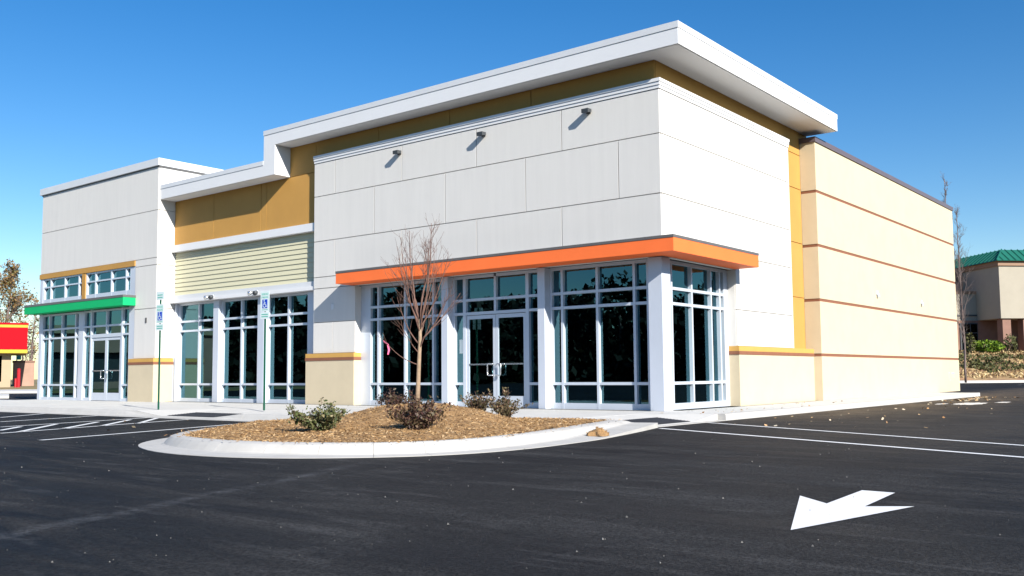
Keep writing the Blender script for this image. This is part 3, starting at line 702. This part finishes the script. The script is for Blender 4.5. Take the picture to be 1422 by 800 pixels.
# ================================================================ parking signs
def text_mesh(s, size, m, name, parent, x, y, z, sx=1.0):
    cu = bpy.data.curves.new(name, 'FONT'); cu.body = s; cu.size = size; cu.align_x = 'CENTER'; cu.extrude = 0.0008
    tmp = bpy.data.objects.new(name, cu); me = bpy.data.meshes.new_from_object(tmp); bpy.data.objects.remove(tmp); bpy.data.curves.remove(cu)
    me.transform(Matrix.Translation((x, y, z)) @ Matrix.Rotation(R(90), 4, 'X') @ Matrix.Scale(sx, 4, (1, 0, 0)))
    me.materials.clear(); me.materials.append(m); me.name = name
    return link(name, me, parent)
def wheelchair(parent, x, y, z, s):
    w_ = MB()
    def disc(cx_, cz, r_, n=14): w_.quad(*[(cx_+r_*math.cos(2*math.pi*i/n), y, cz+r_*math.sin(2*math.pi*i/n)) for i in range(n)])
    def bar(a, b, t):
        a, b = Vector((a[0], 0, a[1])), Vector((b[0], 0, b[1])); d = (b-a).normalized(); n = Vector((-d.z, 0, d.x))*t/2
        w_.quad(*[(p.x, y-.0002, p.z) for p in (a-n, b-n, b+n, a+n)])
    disc(x-.10*s, z+.36*s, .085*s)
    bar((x-.10*s, z+.27*s), (x-.06*s, z-.05*s), .10*s); bar((x-.09*s, z+.12*s), (x+.14*s, z+.12*s), .06*s)
    bar((x-.07*s, z-.04*s), (x+.16*s, z-.04*s), .08*s); bar((x+.15*s, z-.02*s), (x+.25*s, z-.30*s), .08*s); bar((x+.24*s, z-.30*s), (x+.34*s, z-.27*s), .06*s)
    n = 16
    for i in range(n):
        a0 = R(120)+R(235)*i/n; a1 = R(120)+R(235)*(i+1)/n; c = (x-.05*s, z-.16*s)
        w_.quad(*[(c[0]+q*math.cos(a), y-.0004, c[1]+q*math.sin(a)) for q, a in ((.17*s, a0), (.25*s, a0), (.25*s, a1), (.17*s, a1))])
    return w_.build('wheelchair_symbol', M['signwhite'], parent)
def parking_sign(loc, yaw, zt, label, extra):
    t = thing('parking_sign', label, 'sign', loc, 'accessible parking signs on green posts'); x0, y0, z0 = loc
    p = MB()
    top = zt if not extra else zt+.30
    p.box(x0-.028, x0-.006, y0, y0+.014, 0, top).box(x0+.006, x0+.028, y0, y0+.014, 0, top).box(x0-.006, x0+.006, y0+.014, y0+.03, 0, top)
    p.build('post', M['postgreen'], t)
    y = y0-.006; h = .46; wd = .305
    s = MB().box(x0-wd/2, x0+wd/2, y, y+.004, zt-h, zt).build('sign_plate', M['signwhite'], t, bevel=.001)
    text_mesh('RESERVED', .062, M['signgreen'], 'sign_lettering', s, x0-t.location.x, y-.0012-t.location.y, zt-.085, .82)
    text_mesh('PARKING', .062, M['signgreen'], 'sign_lettering', s, x0-t.location.x, y-.0012-t.location.y, zt-.155, .9)
    bl = MB().box(x0-.085, x0+.085, y-.003, y-.0005, zt-.385, zt-.185).build('symbol_panel', M['signblue'], s)
    wheelchair(s, x0, y-.0036, zt-.285, .22)
    MB().box(x0-.10, x0+.10, y-.002, y-.0005, zt-.425, zt-.413).build('sign_rule', M['signgreen'], s)
    s2 = MB().box(x0-wd/2, x0+wd/2, y-.001, y+.003, zt-h-.17, zt-h-.012).build('lower_plate', M['signwhite'], t)
    for k in range(2): MB().box(x0-.11, x0+.11, y-.0035, y-.0015, zt-h-.075-.05*k, zt-h-.055-.05*k).build('sign_rule', M['signgreen'], s2)
    if extra:
        s3 = MB().box(x0-wd/2, x0+wd/2, y, y+.004, zt+.10, zt+.30).build('upper_plate', M['signwhite'], t)
        for k in range(2): MB().box(x0-.10, x0+.10, y-.003, y-.0005, zt+.15+.06*k, zt+.17+.06*k).build('sign_rule', M['signgreen'], s3)
    t.rotation_euler = (0, 0, yaw)
parking_sign((-11.14, -4.34, 0), R(3), 2.50, 'green post with accessible parking sign and an extra small plate on top', True)
parking_sign((-8.30, -3.45, 0), R(3), 2.69, 'green post with accessible parking sign in front of the middle windows, no extra plate', False)

# ================================================================ planting
def branch(mb, p, d, length, r0_, r1, segs, rg, up_=0.15, wob=0.12, sides=5):
    pts = [Vector(p)]; d = Vector(d).normalized(); rad = [r0_]
    for i in range(segs):
        d = (d+Vector((rg.gauss(0, wob), rg.gauss(0, wob), up_+rg.gauss(0, wob*.5)))).normalized()
        pts.append(pts[-1]+d*(length/segs)); rad.append(r0_+(r1-r0_)*(i+1)/segs)
    mb.tube(pts, rad, sides); return pts, rad
def on_curve(pts, t):
    k = min(len(pts)-2, int(t*(len(pts)-1))); f = t*(len(pts)-1)-k
    return pts[k].lerp(pts[k+1], f), (pts[k+1]-pts[k]).normalized()
TB = Vector((-.55, -6.5, mound(-.55, -6.5)-.03))
T = thing('young_tree', 'bare young tree with thin pale trunk and many upright twigs on the mulch mound', 'tree', TB)
rg = random.Random(3)
m_ = MB(); trunk_pts = [TB, TB+Vector((.012, .01, .3)), TB+Vector((.02, .02, .65)), TB+Vector((.035, .03, 1.0)), TB+Vector((.045, .02, 1.32))]
m_.tube(trunk_pts, [.041, .034, .031, .028, .024], 9); m_.build('trunk', M['bark'], T, smooth=True)
cr = MB()
S = 0.01075
def limb(h, side, depth, length, r_, upv, nsub, lvl=1):
    p, _ = on_curve(trunk_pts, h/1.32)
    d = rt*side+fw*depth+Vector((0, 0, upv))
    pts, rad = branch(cr, p, d, length, r_, r_*.22, 9, rg, .10, .07, 6)
    for _ in range(nsub):
        t = rg.uniform(.28, .97); q, dd = on_curve(pts, t)
        a = rg.uniform(0, 6.283); o = dd.orthogonal().normalized(); o2 = dd.cross(o)
        d2 = dd*1.0+(o*math.cos(a)+o2*math.sin(a))*rg.uniform(.5, 1.0)+Vector((0, 0, .2))
        ln = length*(1.05-t)*rg.uniform(.35, .75)+.08
        pp, _ = branch(cr, q, d2, ln, max(.0026, r_*.34*(1.1-t)), .0016, 5, rg, .12, .10, 4)
        for _ in range(rg.randrange(1, 4)):
            q2, d3 = on_curve(pp, rg.uniform(.25, .95)); a = rg.uniform(0, 6.283); o = d3.orthogonal().normalized(); o2 = d3.cross(o)
            branch(cr, q2, d3+(o*math.cos(a)+o2*math.sin(a))*.8, rg.uniform(.06, .20), .0022, .0014, 3, rg, .10, .10, 3)
    return pts
limb(1.30, .02, .0, 1.48, 0.0187, 1.0, 12)
limb(1.28, -.30, .15, 1.42, 0.0151, 1.0, 10)
limb(1.25, .34, -.15, 1.36, 0.0151, 1.0, 10)
limb(1.22, -.55, -.1, 1.25, 0.0130, .95, 8)
limb(1.18, .62, .2, 1.20, 0.0130, .9, 8)
limb(1.10, -.25, -.55, 1.2, 0.0122, 1.0, 8)
limb(1.05, .3, .6, 1.15, 0.0122, .95, 8)
limb(1.30, -.12, .35, 1.35, 0.0130, 1.0, 8)
limb(.98, .85, -.2, .95, 0.0122, .75, 7)
limb(.92, -.75, .25, .85, 0.0108, .8, 6)
limb(1.12, .15, -.4, 1.3, 0.0115, 1.0, 7)
limb(.86, .45, -.5, .8, 0.0094, .85, 5)
limb(.95, .7, .4, 1.0, 0.0101, .9, 6)
limb(1.2, -.4, .3, 1.2, .0115, 1.0, 8)
limb(1.24, .45, -.3, 1.25, .0115, 1.0, 8)
limb(.80, -.6, -.3, .65, 0.0079, .7, 4)
lowp = limb(.64, -1.0, .05, .74, .0090, .22, 2)
cr.build('crown', M['twig'], T, smooth=True)
rb_p = on_curve(lowp, .80)[0]
tp = MB(); w0 = rt*.018
a_ = rb_p+Vector((0, 0, .03)); b_ = rb_p+rt*.035+Vector((0, 0, -.06)); c_ = rb_p+rt*.035+Vector((0, 0, -.09)); d_ = rb_p+rt*.02+Vector((0, 0, -.16))
th_ = fw*.002
def tape(p, q, w1, w2): tp.hexa([p-w1, p+w1, p+w1+th_, p-w1+th_, q-w2, q+w2, q+w2+th_, q-w2+th_])
tape(rb_p+rt*(-.05)+Vector((0, 0, .045)), rb_p+rt*.02+Vector((0, 0, -.01)), Vector((0, 0, .010)), Vector((0, 0, .012)))
tape(rb_p+rt*.015+Vector((0, 0, .0)), c_, rt*.013, rt*.014); tape(c_, d_, rt*.014, rt*.010)
tag(tp.build('ribbon', M['pink'], None), 'pink flagging ribbon tied to a low branch of the young bare tree', 'ribbon')

def shrub(x, y, wd, ht, n, m, label, seed, spikes=3, lsize=.043):
    z = bed_z(x, y)-.015 if inside(x, y, bed_poly) else 0.0
    t = thing('shrub', label, 'shrub', (x, y, z), 'young shrubs in the mulch bed'); rg = random.Random(seed); g_ = np.random.default_rng(seed)
    st_ = MB(); P = []
    for k in range(40):
        a = rg.uniform(0, 6.283); lean = rg.uniform(.15, 1.25); hh = rg.uniform(.6, 1.0)
        if k < spikes: lean = rg.uniform(.1, .5); hh = rg.uniform(1.2, 1.4)
        d = Vector((math.cos(a)*lean*wd*.5/ht, math.sin(a)*lean*wd*.5/ht, 1.0))
        ln = math.hypot(lean*wd*.5, ht)*hh*.92
        pts, _ = branch(st_, (x+rg.gauss(0, .02), y+rg.gauss(0, .02), z), d, ln, .006, .002, 6, rg, .02, .14, 4)
        for _ in range(n//40):
            q, dd = on_curve(pts, rg.uniform(.22, 1.0)); P.append(q+Vector((rg.gauss(0, .03), rg.gauss(0, .03), rg.gauss(0, .025))))
    st_.build('stems', M['twig'], t)
    P = [p for p in P if p.z > z+.015]
    leafmesh('foliage', leaves([tuple(p) for p in P], lsize, aspect=.55, rg=g_), m, t)
shrub(-.29, -8.55, 1.05, .32, 3400, M['shrubgreen'], 'green spiky shrub at the left end of the mulch bed', 21)
shrub(-1.75, -5.75, .80, .42, 1500, M['shrubdark'], 'bronze shrub behind the mound, left of the tree trunk', 22)
shrub(.87, -7.95, .92, .37, 2600, M['shrubdark'], 'dark bronze shrub in front of the tree trunk on the near slope of the mound', 23)
shrub(-.60, -5.05, .60, .36, 1300, M['shrubmix'], 'smaller olive shrub, left one of the pair below the glass doors', 24)
shrub(.10, -5.20, .76, .37, 1500, M['shrubmix'], 'wider loose olive shrub, right one of the pair below the glass doors', 25, 4)
ck = bmesh.new(); bmesh.ops.create_icosphere(ck, subdivisions=3, radius=.1)
for v in ck.verts:
    h_ = max(v.co.z, 0)/.1; f_ = 1-.55*h_
    v.co = Vector((v.co.x*1.7*f_, v.co.y*1.5*f_, max(v.co.z*1.0, -.01)))*(1+.35*mn.noise(v.co*18))
me = bpy.data.meshes.new('mulch_clump'); ck.to_mesh(me); ck.free(); me.materials.append(M['mulch'])
o = link('mulch_clump', me); o.location = (2.16, -5.72, -.085); tag(o, 'small brown clump of mulch lying on the pale island curb', 'clump')
cl_ = [tuple(o.location+v.co*1.0) for v in me.vertices if v.co.z > .005 for _ in range(2)]
leafmesh('shreds', leaves(cl_, .05, flat=.3, aspect=.2), M['chip'], o)

# ================================================================ loose bits on the ground
lp = []
for _ in range(70):
    x = 1.9+abs(rnd.gauss(0, 1.6)); y = rnd.uniform(-2, 14); lp.append((x, y, AZ+.012))
for _ in range(40): lp.append((rnd.uniform(.2, 1.4), rnd.uniform(-1, 8), .008))
for _ in range(30): lp.append((rnd.uniform(-12, 3), rnd.uniform(-9, -4.9), AZ+.012))
for x, y in ((3.2, 2.1), (3.5, 1.4), (2.6, 3.0), (4.2, .3), (3.9, 1.0)): lp.append((x, y, AZ+.02))
stuff(leafmesh('fallen_leaves', leaves(lp, .06, flat=.8, aspect=.7), M['litter']))
gp = [(x, y, AZ+.004) for x, y in ((rnd.uniform(-6, 9), rnd.uniform(-15.5, 2)) for _ in range(1500)) if not (inside(x, y, outer+[(1.0, -3.2), (-4.6, -4.8)])) and not (x < 1.65 and y > -5.4)]
gm = MB()
for x, y, z in gp:
    s = .003+.0075*rnd.random()**4; a = rnd.uniform(0, 6.28)
    b = len(gm.v); gm.v += [(x+s*math.cos(a+k*2.1), y+s*math.sin(a+k*2.1), z-.002) for k in range(3)]+[(x, y, z+s*.9)]
    gm.f += [(b, b+1, b+3), (b+1, b+2, b+3), (b+2, b, b+3)]
stuff(gm.build('grit', M['grit'], asph))
def blot(cx_, cy_, rx, ry, seed, m, z):
    rr = random.Random(seed); n = 40; ps = []
    for i in range(n):
        a = 2*math.pi*i/n; k = 1+.55*mn.noise(Vector((math.cos(a)*2.2, math.sin(a)*2.2, seed)))+rr.uniform(-.12, .12)
        ps.append((cx_+rx*k*math.cos(a), cy_+ry*k*math.sin(a), z))
    return MB().quad(*ps).build('plaster_spill', m, asph)
blot(3.2, 10.7, .34, 1.0, 4, M['crumb'], AZ+.005); blot(2.6, 10.2, .12, .45, 8, M['crumb'], AZ+.006); blot(3.7, 12.2, .16, .5, 9, M['crumb'], AZ+.0055)
sp = [(1.9+abs(rnd.gauss(0, .5)), rnd.uniform(13, 18), AZ+.01) for _ in range(120)]
stuff(leafmesh('leaf_debris', leaves(sp, .10, flat=.8, aspect=.6), M['litter']))

# ================================================================ beyond, to the right
def at(px, D, z=None, py=None):
    v = fw+rt*((px-CX)/F_PX); p = CAM+v*D; p.z = z if z is not None else 0.0; return p
# planted bank climbing to the office
bk = bmesh.new(); bg_ = {}
e1 = rt.copy(); e1.z = 0; e1.normalize(); e2 = fw.copy(); e2.z = 0; e2.normalize()
def bank_pt(u, D):
    h = 0.0+2.35*max(0, min(1, (D-71)/10.5)); h = h if D < 81.5 else 2.35
    p = Vector((CAM.x, CAM.y, 0))+e2*D+e1*u; return Vector((p.x, p.y, h+.10*mn.noise(Vector((p.x*.5, p.y*.5, 1)))))
us = [12+1.5*i for i in range(60)]; Ds = [69.6+.9*i for i in range(14)]+[90, 110, 140]
for i, u in enumerate(us):
    for j, D in enumerate(Ds): bg_[i, j] = bk.verts.new(bank_pt(u, D))
for i in range(len(us)-1):
    for j in range(len(Ds)-1): bk.faces.new((bg_[i, j], bg_[i+1, j], bg_[i+1, j+1], bg_[i, j+1]))
me = bpy.data.meshes.new('grass_bank'); bk.to_mesh(me); bk.free(); me.materials.append(M['bank'])
bank = structure(link('grass_bank', me))
P1, P2 = [], []
for _ in range(20000):
    u, D = rnd.uniform(24, 70), rnd.uniform(70.5, 83)
    f = (D-70)/11; n_ = mn.noise(Vector((u*.25, D*.25, 5)))
    p = bank_pt(u, D); p.z += .10
    if f < .16: continue
    ivy = f > .38+.12*n_ and f < .92 and u > 33.5-1.5*n_+2.5*abs(f-.65) and n_ > -.45
    (P2 if ivy else P1).append(tuple(p))
stuff(leafmesh('dry_grass', leaves(P1, .26, aspect=.3), M['straw'])); stuff(leafmesh('ground_cover', leaves(P2, .27, aspect=.6), M['ivy']))
kb = MB(); q = [bank_pt(12, 69.0), bank_pt(100, 69.0), bank_pt(100, 69.6), bank_pt(12, 69.6)]
kb.hexa([(p.x, p.y, AZ-.05) for p in q]+[(p.x, p.y, .06) for p in q]); structure(kb.build('far_curb', M['concrete']))

c45 = math.sqrt(.5); E1 = Vector((c45, c45, 0)); E2 = Vector((-c45, c45, 0))
P0 = at(1389, 85.0, 2.35)
O = thing('office_building', 'tan two-storey office building with green ribbed metal roof on the far bank', 'building', P0)
def lb(mb, u0, u1, v0, v1, z0, z1):
    q = [P0+E1*a+E2*b for a, b in ((u0, v0), (u1, v0), (u1, v1), (u0, v1))]
    return mb.hexa([(p.x, p.y, z0) for p in q]+[(p.x, p.y, z1) for p in q])
lb(MB(), 0, 14, 0, 10, 5.45, 10.2).build('upper_wall', M['offwall'], O)
lb(MB(), -.15, 14.1, -.15, 10, 10.2, 10.62).build('eave_trim', M['offtrim'], O)
def lpnt(u, v, z): p = P0+E1*u+E2*v; return (p.x, p.y, z)
rf = MB(); ro = -.45
rf.quad(lpnt(ro, ro, 10.62), lpnt(14.4, ro, 10.62), lpnt(14.4, 1.1, 11.8), lpnt(1.1, 1.1, 11.8))
rf.quad(lpnt(ro, 10, 10.62), lpnt(ro, ro, 10.62), lpnt(1.1, 1.1, 11.8), lpnt(1.1, 10, 11.8))
rf.quad(lpnt(1.1, 1.1, 11.8), lpnt(14.4, 1.1, 11.8), lpnt(14.4, 10, 11.8), lpnt(1.1, 10, 11.8))
rf.quad(lpnt(ro, ro, 10.62), lpnt(ro, 10, 10.62), lpnt(14.4, 10, 10.62), lpnt(14.4, ro, 10.62))
roof = rf.build('roof', M['offroof'], O)
for k in range(1, 24):
    u = ro+.62*k; v1_ = min(1.1, u) if u < 1.1 else 1.1
    zt_ = 10.62+1.18*(v1_-ro)/1.55
    if u < 14.3: MB().tube([lpnt(u, ro, 10.66), lpnt(u, v1_, zt_+.04)], .045, 4).build('roof_seam', M['offroof'], roof)
for k in range(1, 16):
    v = ro+.62*k; u1_ = min(1.1, v)
    MB().tube([lpnt(ro, v, 10.66), lpnt(u1_, v, 10.62+1.18*(u1_-ro)/1.55+.04)], .045, 4).build('roof_seam', M['offroof'], roof)
MB().tube([lpnt(ro, ro, 10.66), lpnt(1.1, 1.1, 11.84)], .07, 5).build('roof_seam', M['offroof'], roof)
for u in (.25, 2.25, 4.6, 7.0): lb(MB(), u, u+.8, .2, 1.0, 2.3, 5.45).build('column', M['offbrick'], O)
lb(MB(), -6, 14, 3.4, 3.6, 2.3, 5.44).build('lower_wall', M['offbrick'], O)
for u in (2.9, 5.6): lb(MB(), u, u+.9, 1.5, 2.0, 2.3, 3.7).build('low_pier', M['offbrick'], O)
# wing set back at the left
lb(MB(), -14, -.01, 3.6, 9, 5.46, 7.95).build('balcony_wall', M['offwall'], O)
lb(MB(), -14, -.0, 3.5, 9, 7.96, 8.2).build('balcony_cap', M['offtrim'], O)
lb(MB(), -14, -.0, 3.54, 3.7, 5.85, 6.0).build('reveal_band', M['dark'], O)
lb(MB(), -14, -.01, 5.6, 9, 8.2, 10.2).build('brick_wall', M['offbrick'], O)
lb(MB(), -16, -.02, 9.0, 14, 2.3, 11.6).build('rear_wall', M['offwall'], O)
lb(MB(), -16, -.02, 8.9, 14, 11.6, 11.9).build('parapet_cap', M['offtrim'], O)
lb(lb(MB(), -14, -6, 6.2, 6.4, 2.3, 5.44), -14, 14, 3.61, 10, 5.40, 5.449).build('porch_ceiling', M['offbrick'], O)
wn = lb(MB(), -1.9, -.15, 3.3, 3.39, 2.5, 5.2).build('window', M['dark'], O)
for k in range(3): lb(MB(), -1.75, -.95, 3.26, 3.29, 2.65+.85*k, 3.4+.85*k).build('pane', M['glass'], wn); lb(MB(), -.85, -.25, 3.26, 3.29, 2.65+.85*k, 3.4+.85*k).build('pane', M['glass'], wn)

def blob(name, label, cat, p, rx, rz, n, size, m, group=None, seed=1, core=.55):
    g_ = np.random.default_rng(seed); t = thing(name, label, cat, p, group)
    d = g_.normal(size=(n, 3)); d /= np.linalg.norm(d, axis=1)[:, None]; rr = core+(1-core)*g_.random(n)**.6
    bump_ = np.array([1+.28*mn.noise(Vector(v)*2.3+Vector((seed, 0, 0))) for v in d])
    P = d*(rr*bump_)[:, None]*np.array([rx, rx, rz])+np.array([p.x, p.y, p.z+rz*.85]); P = P[P[:, 2] > p.z-.05]
    leafmesh('foliage', leaves(P, size, aspect=.6, rg=g_), m, t)
    s = MB(); rr_ = random.Random(seed)
    for k in range(5): s.tube([p, p+Vector((rr_.uniform(-.5, .5)*rx, rr_.uniform(-.5, .5)*rx, rz*1.2))], [.05, .02], 4)
    s.build('stems', M['greybark'], t)
blob('shrub', 'low bright green rounded hedge shrub in the shade of the office porch', 'shrub', at(1367, 82.0, 2.3), 1.35, .62, 1300, .22, M['hedge'], 'shrubs below the office', 31)
blob('shrub', 'smaller bright green shrub at the left of the hedge by the office porch', 'shrub', at(1352, 82.5, 2.3), .6, .42, 500, .2, M['hedge'], 'shrubs below the office', 32)
blob('shrub', 'dark upright shrub in front of the pink office column', 'shrub', at(1400, 82.0, 2.3), .55, .85, 420, .2, M['ivy'], 'shrubs below the office', 33)
blob('shrub', 'thin dark shrub at the left end of the office porch', 'shrub', at(1344, 80.5, 2.3), .5, .9, 260, .2, M['ivy'], 'shrubs below the office', 34)

def bare_tree(label, p, h, r_, spread, seed, name='bare_tree', m='greybark', leaf=None, nleaf=0, nb=16, low=.25, lsize=.3, group=None, fine=1.0):
    t = thing(name, label, 'tree', p, group); rg = random.Random(seed); tr = MB(); cw = MB(); tips = []
    pts, rad = branch(tr, p, (0, 0, 1), h*.9, r_, r_*.22, 12, rg, .05, .035, 7); tr.build('trunk', M[m], t, smooth=True)
    for k in range(nb):
        tt = low+(.98-low)*(k+rg.random())/nb; q, dd = on_curve(pts, tt); a = rg.uniform(0, 6.283)
        ln = h*spread*(1.25-tt)*rg.uniform(.7, 1.15); d = Vector((math.cos(a), math.sin(a), rg.uniform(.8, 1.8)+(1.2 if spread < .2 else 0)))
        bp_, _ = branch(cw, q, d, ln, r_*(.5 if spread < .2 else .42)*(1.15-tt), r_*.06, 7, rg, .12, .10, 5)
        for _ in range(int(7*fine)):
            q2, d2 = on_curve(bp_, rg.uniform(.2, .98)); o = d2.orthogonal().normalized(); o2 = d2.cross(o); a2 = rg.uniform(0, 6.283)
            sp_, _ = branch(cw, q2, d2+(o*math.cos(a2)+o2*math.sin(a2))*.9, ln*rg.uniform(.25, .5), r_*.12, r_*.04, 4, rg, .12, .12, 3)
            tips += sp_[1:]
            for _ in range(3):
                q3, d3 = on_curve(sp_, rg.uniform(.3, 1)); o = d3.orthogonal().normalized(); a3 = rg.uniform(0, 6.283)
                s3, _ = branch(cw, q3, d3+(o*math.cos(a3)+d3.cross(o)*math.sin(a3))*.9, ln*rg.uniform(.12, .25), r_*.06, r_*.025, 3, rg, .1, .1, 3)
                tips += s3[1:]
    cw.build('crown', M[m], t)
    if leaf:
        P = [tuple(rg.choice(tips)+Vector((rg.gauss(0, .22), rg.gauss(0, .22), rg.gauss(0, .22)))) for _ in range(nleaf)]
        leafmesh('foliage', leaves(P, lsize, aspect=.7, rg=np.random.default_rng(seed)), M[leaf], t)
bare_tree('thin bare tree standing between the cream wall and the office', at(1336, 62, 0.0), 12.6, .075, .17, 41, group='bare trees behind the store', nb=30, low=.2, fine=1.3)
bare_tree('bare treetop showing just above the far roof corner of the store', at(1316, 66, 0.0), 15.8, .085, .14, 42, group='bare trees behind the store', nb=34, low=.25, fine=1.3)

# ================================================================ beyond, to the left
D0 = 75.0
f2 = (at(20, D0, 0)-CAM); f2.z = 0; f2.normalize(); f1 = Vector((-f2.y, f2.x, 0))*-1      # f1 = right, f2 = away
G0 = at(40, D0, .1)
GS = thing('service_station', 'low cream building under a red fascia with yellow stripes at far left', 'building', G0)
def gb(mb, u0, u1, v0, v1, z0, z1):
    q = [G0+f1*a+f2*b for a, b in ((u0, v0), (u1, v0), (u1, v1), (u0, v1))]
    return mb.hexa([(p.x, p.y, z0) for p in q]+[(p.x, p.y, z1) for p in q])
gb(MB(), -14, 0, 0, 9, 3.06, 4.80).build('red_fascia', M['red'], GS)
gb(MB(), -14, .02, -.03, 9, 4.80, 5.02).build('yellow_stripe', M['yellow'], GS)
gb(MB(), -14, .02, -.03, 9, 2.78, 3.06).build('yellow_stripe', M['yellow'], GS)
gb(MB(), -14.1, .05, -.06, 9, 5.02, 5.16).build('fascia_edge', M['red'], GS)
gb(gb(gb(MB(), -1.75, -1.1, .9, 9, .0, 2.78), -14, -1.75, .9, 9, .0, .55), -14, -1.75, .9, 9, 2.6, 2.78).build('wall', M['tan'], GS)
w_ = gb(gb(MB(), -2.42, -2.05, .86, 1.0, .55, 2.6), -4.6, -4.3, .86, 1.0, .55, 2.6).build('window', M['offwall'], GS)
gb(MB(), -14, -1.76, 1.1, 1.15, .55, 2.6).build('pane', M['glass'], w_)
gb(MB(), -14, -1.76, 3.1, 3.2, .0, 2.7).build('interior_wall', M['inside'], GS)
wl = MB(); q0 = at(21, 80, 0)
def gw(mb, u0, u1, v0, v1, z0, z1):
    q = [q0+f1*a+f2*b for a, b in ((u0, v0), (u1, v0), (u1, v1), (u0, v1))]; return mb.hexa([(p.x, p.y, z0) for p in q]+[(p.x, p.y, z1) for p in q])
t = thing('garden_wall', 'low pinkish wall with a darker cap behind the red post at far left', 'wall', q0)
gw(MB(), 0, 1.62, 0, 3, -.1, 2.15).build('wall', M['pinkwall'], t); gw(MB(), -.05, 1.67, -.05, 3.05, 2.15, 2.3).build('wall_cap', M['offbrick'], t)
q0 = at(29.5, 74, .05)
t = thing('red_post', 'short stepped red post standing beside the cream service station', 'post', q0)
MB().tube([q0, q0+Vector((0, 0, 1.45))], .13, 10).build('post', M['redpaint'], t); MB().tube([q0+f1*-.2, q0+f1*-.2+Vector((0, 0, .75))], .09, 8).build('pipe', M['redpaint'], t)
MB().tube([q0+Vector((0, 0, 1.45)), q0+Vector((0, 0, 1.53))], [.15, .05], 10).build('post_cap', M['redpaint'], t)
q0 = at(26, 84, 0)
t = thing('roadside_sign', 'small pale green sign behind the pinkish wall at far left', 'sign', q0)
MB().tube([q0, q0+Vector((0, 0, 3.2))], .05, 6).build('post', M['steel'], t); gw(MB(), -.05, .35, -.05, .0, 2.45, 3.0).build('sign_plate', M['signgreen'], t)
# verge, curbs
def strip(name, m, D1, D2, z0, z1, px0=-260, px1=75):
    a, b, c, d = at(px0, D1, z0), at(px1, D1, z0), at(px1, D2, z1), at(px0, D2, z1)
    o = MB().hexa([(p.x, p.y, AZ-.1) for p in (a, b, c, d)]+[tuple(p) for p in (a, b, c, d)]).build(name, m); return structure(o)
strip('far_walk', M['concrete'], 58, 68, .0, .01); strip('verge', M['lawn'], 68.1, 130, .05, .6); strip('traffic_island', M['concrete'], 43, 49, .0, .0, -120, 17)
bare_tree('half-bare tree with orange brown leaves above the red fascia', at(8, 96, .3), 12.4, .20, .36, 51, 'autumn_tree', 'greybark', 'autumn', 3600, 20, .28, .20, 'trees at far left')
bare_tree('grey bare tree between the autumn tree and the store', at(46, 104, .3), 10.2, .15, .30, 52, 'bare_tree', 'greybark', 'autumn', 250, 16, .15, .25, 'trees at far left')
bare_tree('low brown bare tree just left of the store corner', at(36, 110, .3), 8.2, .14, .36, 53, 'bare_tree', 'greybark', 'autumn', 500, 16, .1, .25, 'trees at far left')

# ================================================================ across the lot: seen in the glass
g_ = np.random.default_rng(77); WP = []
trunks = MB()
for k in range(104):
    fr = (k+g_.random())/104; a = R(-110) - R(235)*fr                 # azimuth from +Y, turning behind the camera to the right
    D = 78+22*g_.random(); hh = (8.5+4.5*g_.random())*(0.7 if fr < .03 else 1.0)
    c = np.array([math.sin(a)*D, -5+math.cos(a)*D, 0.0]); rr = 4.2+2.0*g_.random(); n = 1600
    d = g_.normal(size=(n, 3)); d /= np.linalg.norm(d, axis=1)[:, None]; q = d*(.45+.55*g_.random((n, 1))**.5)
    P = q*np.array([rr, rr, hh*.5])+c+np.array([0, 0, hh*.5]); WP.append(P[P[:, 2] > 0]); WP.append(c+np.stack([4*g_.normal(size=500), 4*g_.normal(size=500), 3.2*g_.random(500)], 1))
    trunks.tube([c, c+np.array([0, 0, hh*.6])], [.25, .12], 5)
wd_ = leafmesh('woodland', leaves(np.concatenate(WP), 0.9, aspect=.75, rg=g_), M['wood']); stuff(wd_)
stuff(trunks.build('woodland_trunks', M['greybark']))

# low brick building that shows in the doors of the left block
S0 = Vector((-60, -19, 0)); sn = Vector((.9, .436, 0)); st2 = Vector((-.436, .9, 0))
SB = thing('brick_building', 'low tan brick building seen only as a reflection in the left storefront glass', 'building', S0)
def sb(mb, u0, u1, v0, v1, z0, z1):
    q = [S0+st2*a-sn*b for a, b in ((u0, v0), (u1, v0), (u1, v1), (u0, v1))]
    return mb.hexa([(p.x, p.y, z0) for p in q]+[(p.x, p.y, z1) for p in q])
sb(sb(MB(), -9, 9, 0, 9, 2.7, 4.1), -9, -7.5, 0, 9, -.1, 2.7).build('wall', M['pinkwall'], SB); sb(sb(MB(), -9.2, 9.2, -.3, 9.2, 4.1, 4.7), 7.5, 9, 0, 9, -.1, 4.1).build('parapet', M['tan'], SB)
sb(MB(), -7.5, 7.5, .6, 9, .5, 2.7).build('dark_shopfront', M['dark'], SB); sb(MB(), -7.5, 7.5, .3, 9, -.1, .5).build('base_wall', M['pinkwall'], SB)
a_, b_ = S0+sn*3, S0+sn*14
vg = MB(); vg.hexa([tuple(p+Vector((0, 0, AZ-.05))) for p in (a_-st2*14, b_-st2*14, b_+st2*14, a_+st2*14)]+[tuple(p+Vector((0, 0, .02))) for p in (a_-st2*14, b_-st2*14, b_+st2*14, a_+st2*14)])
structure(vg.build('grass_verge', M['lawn']))
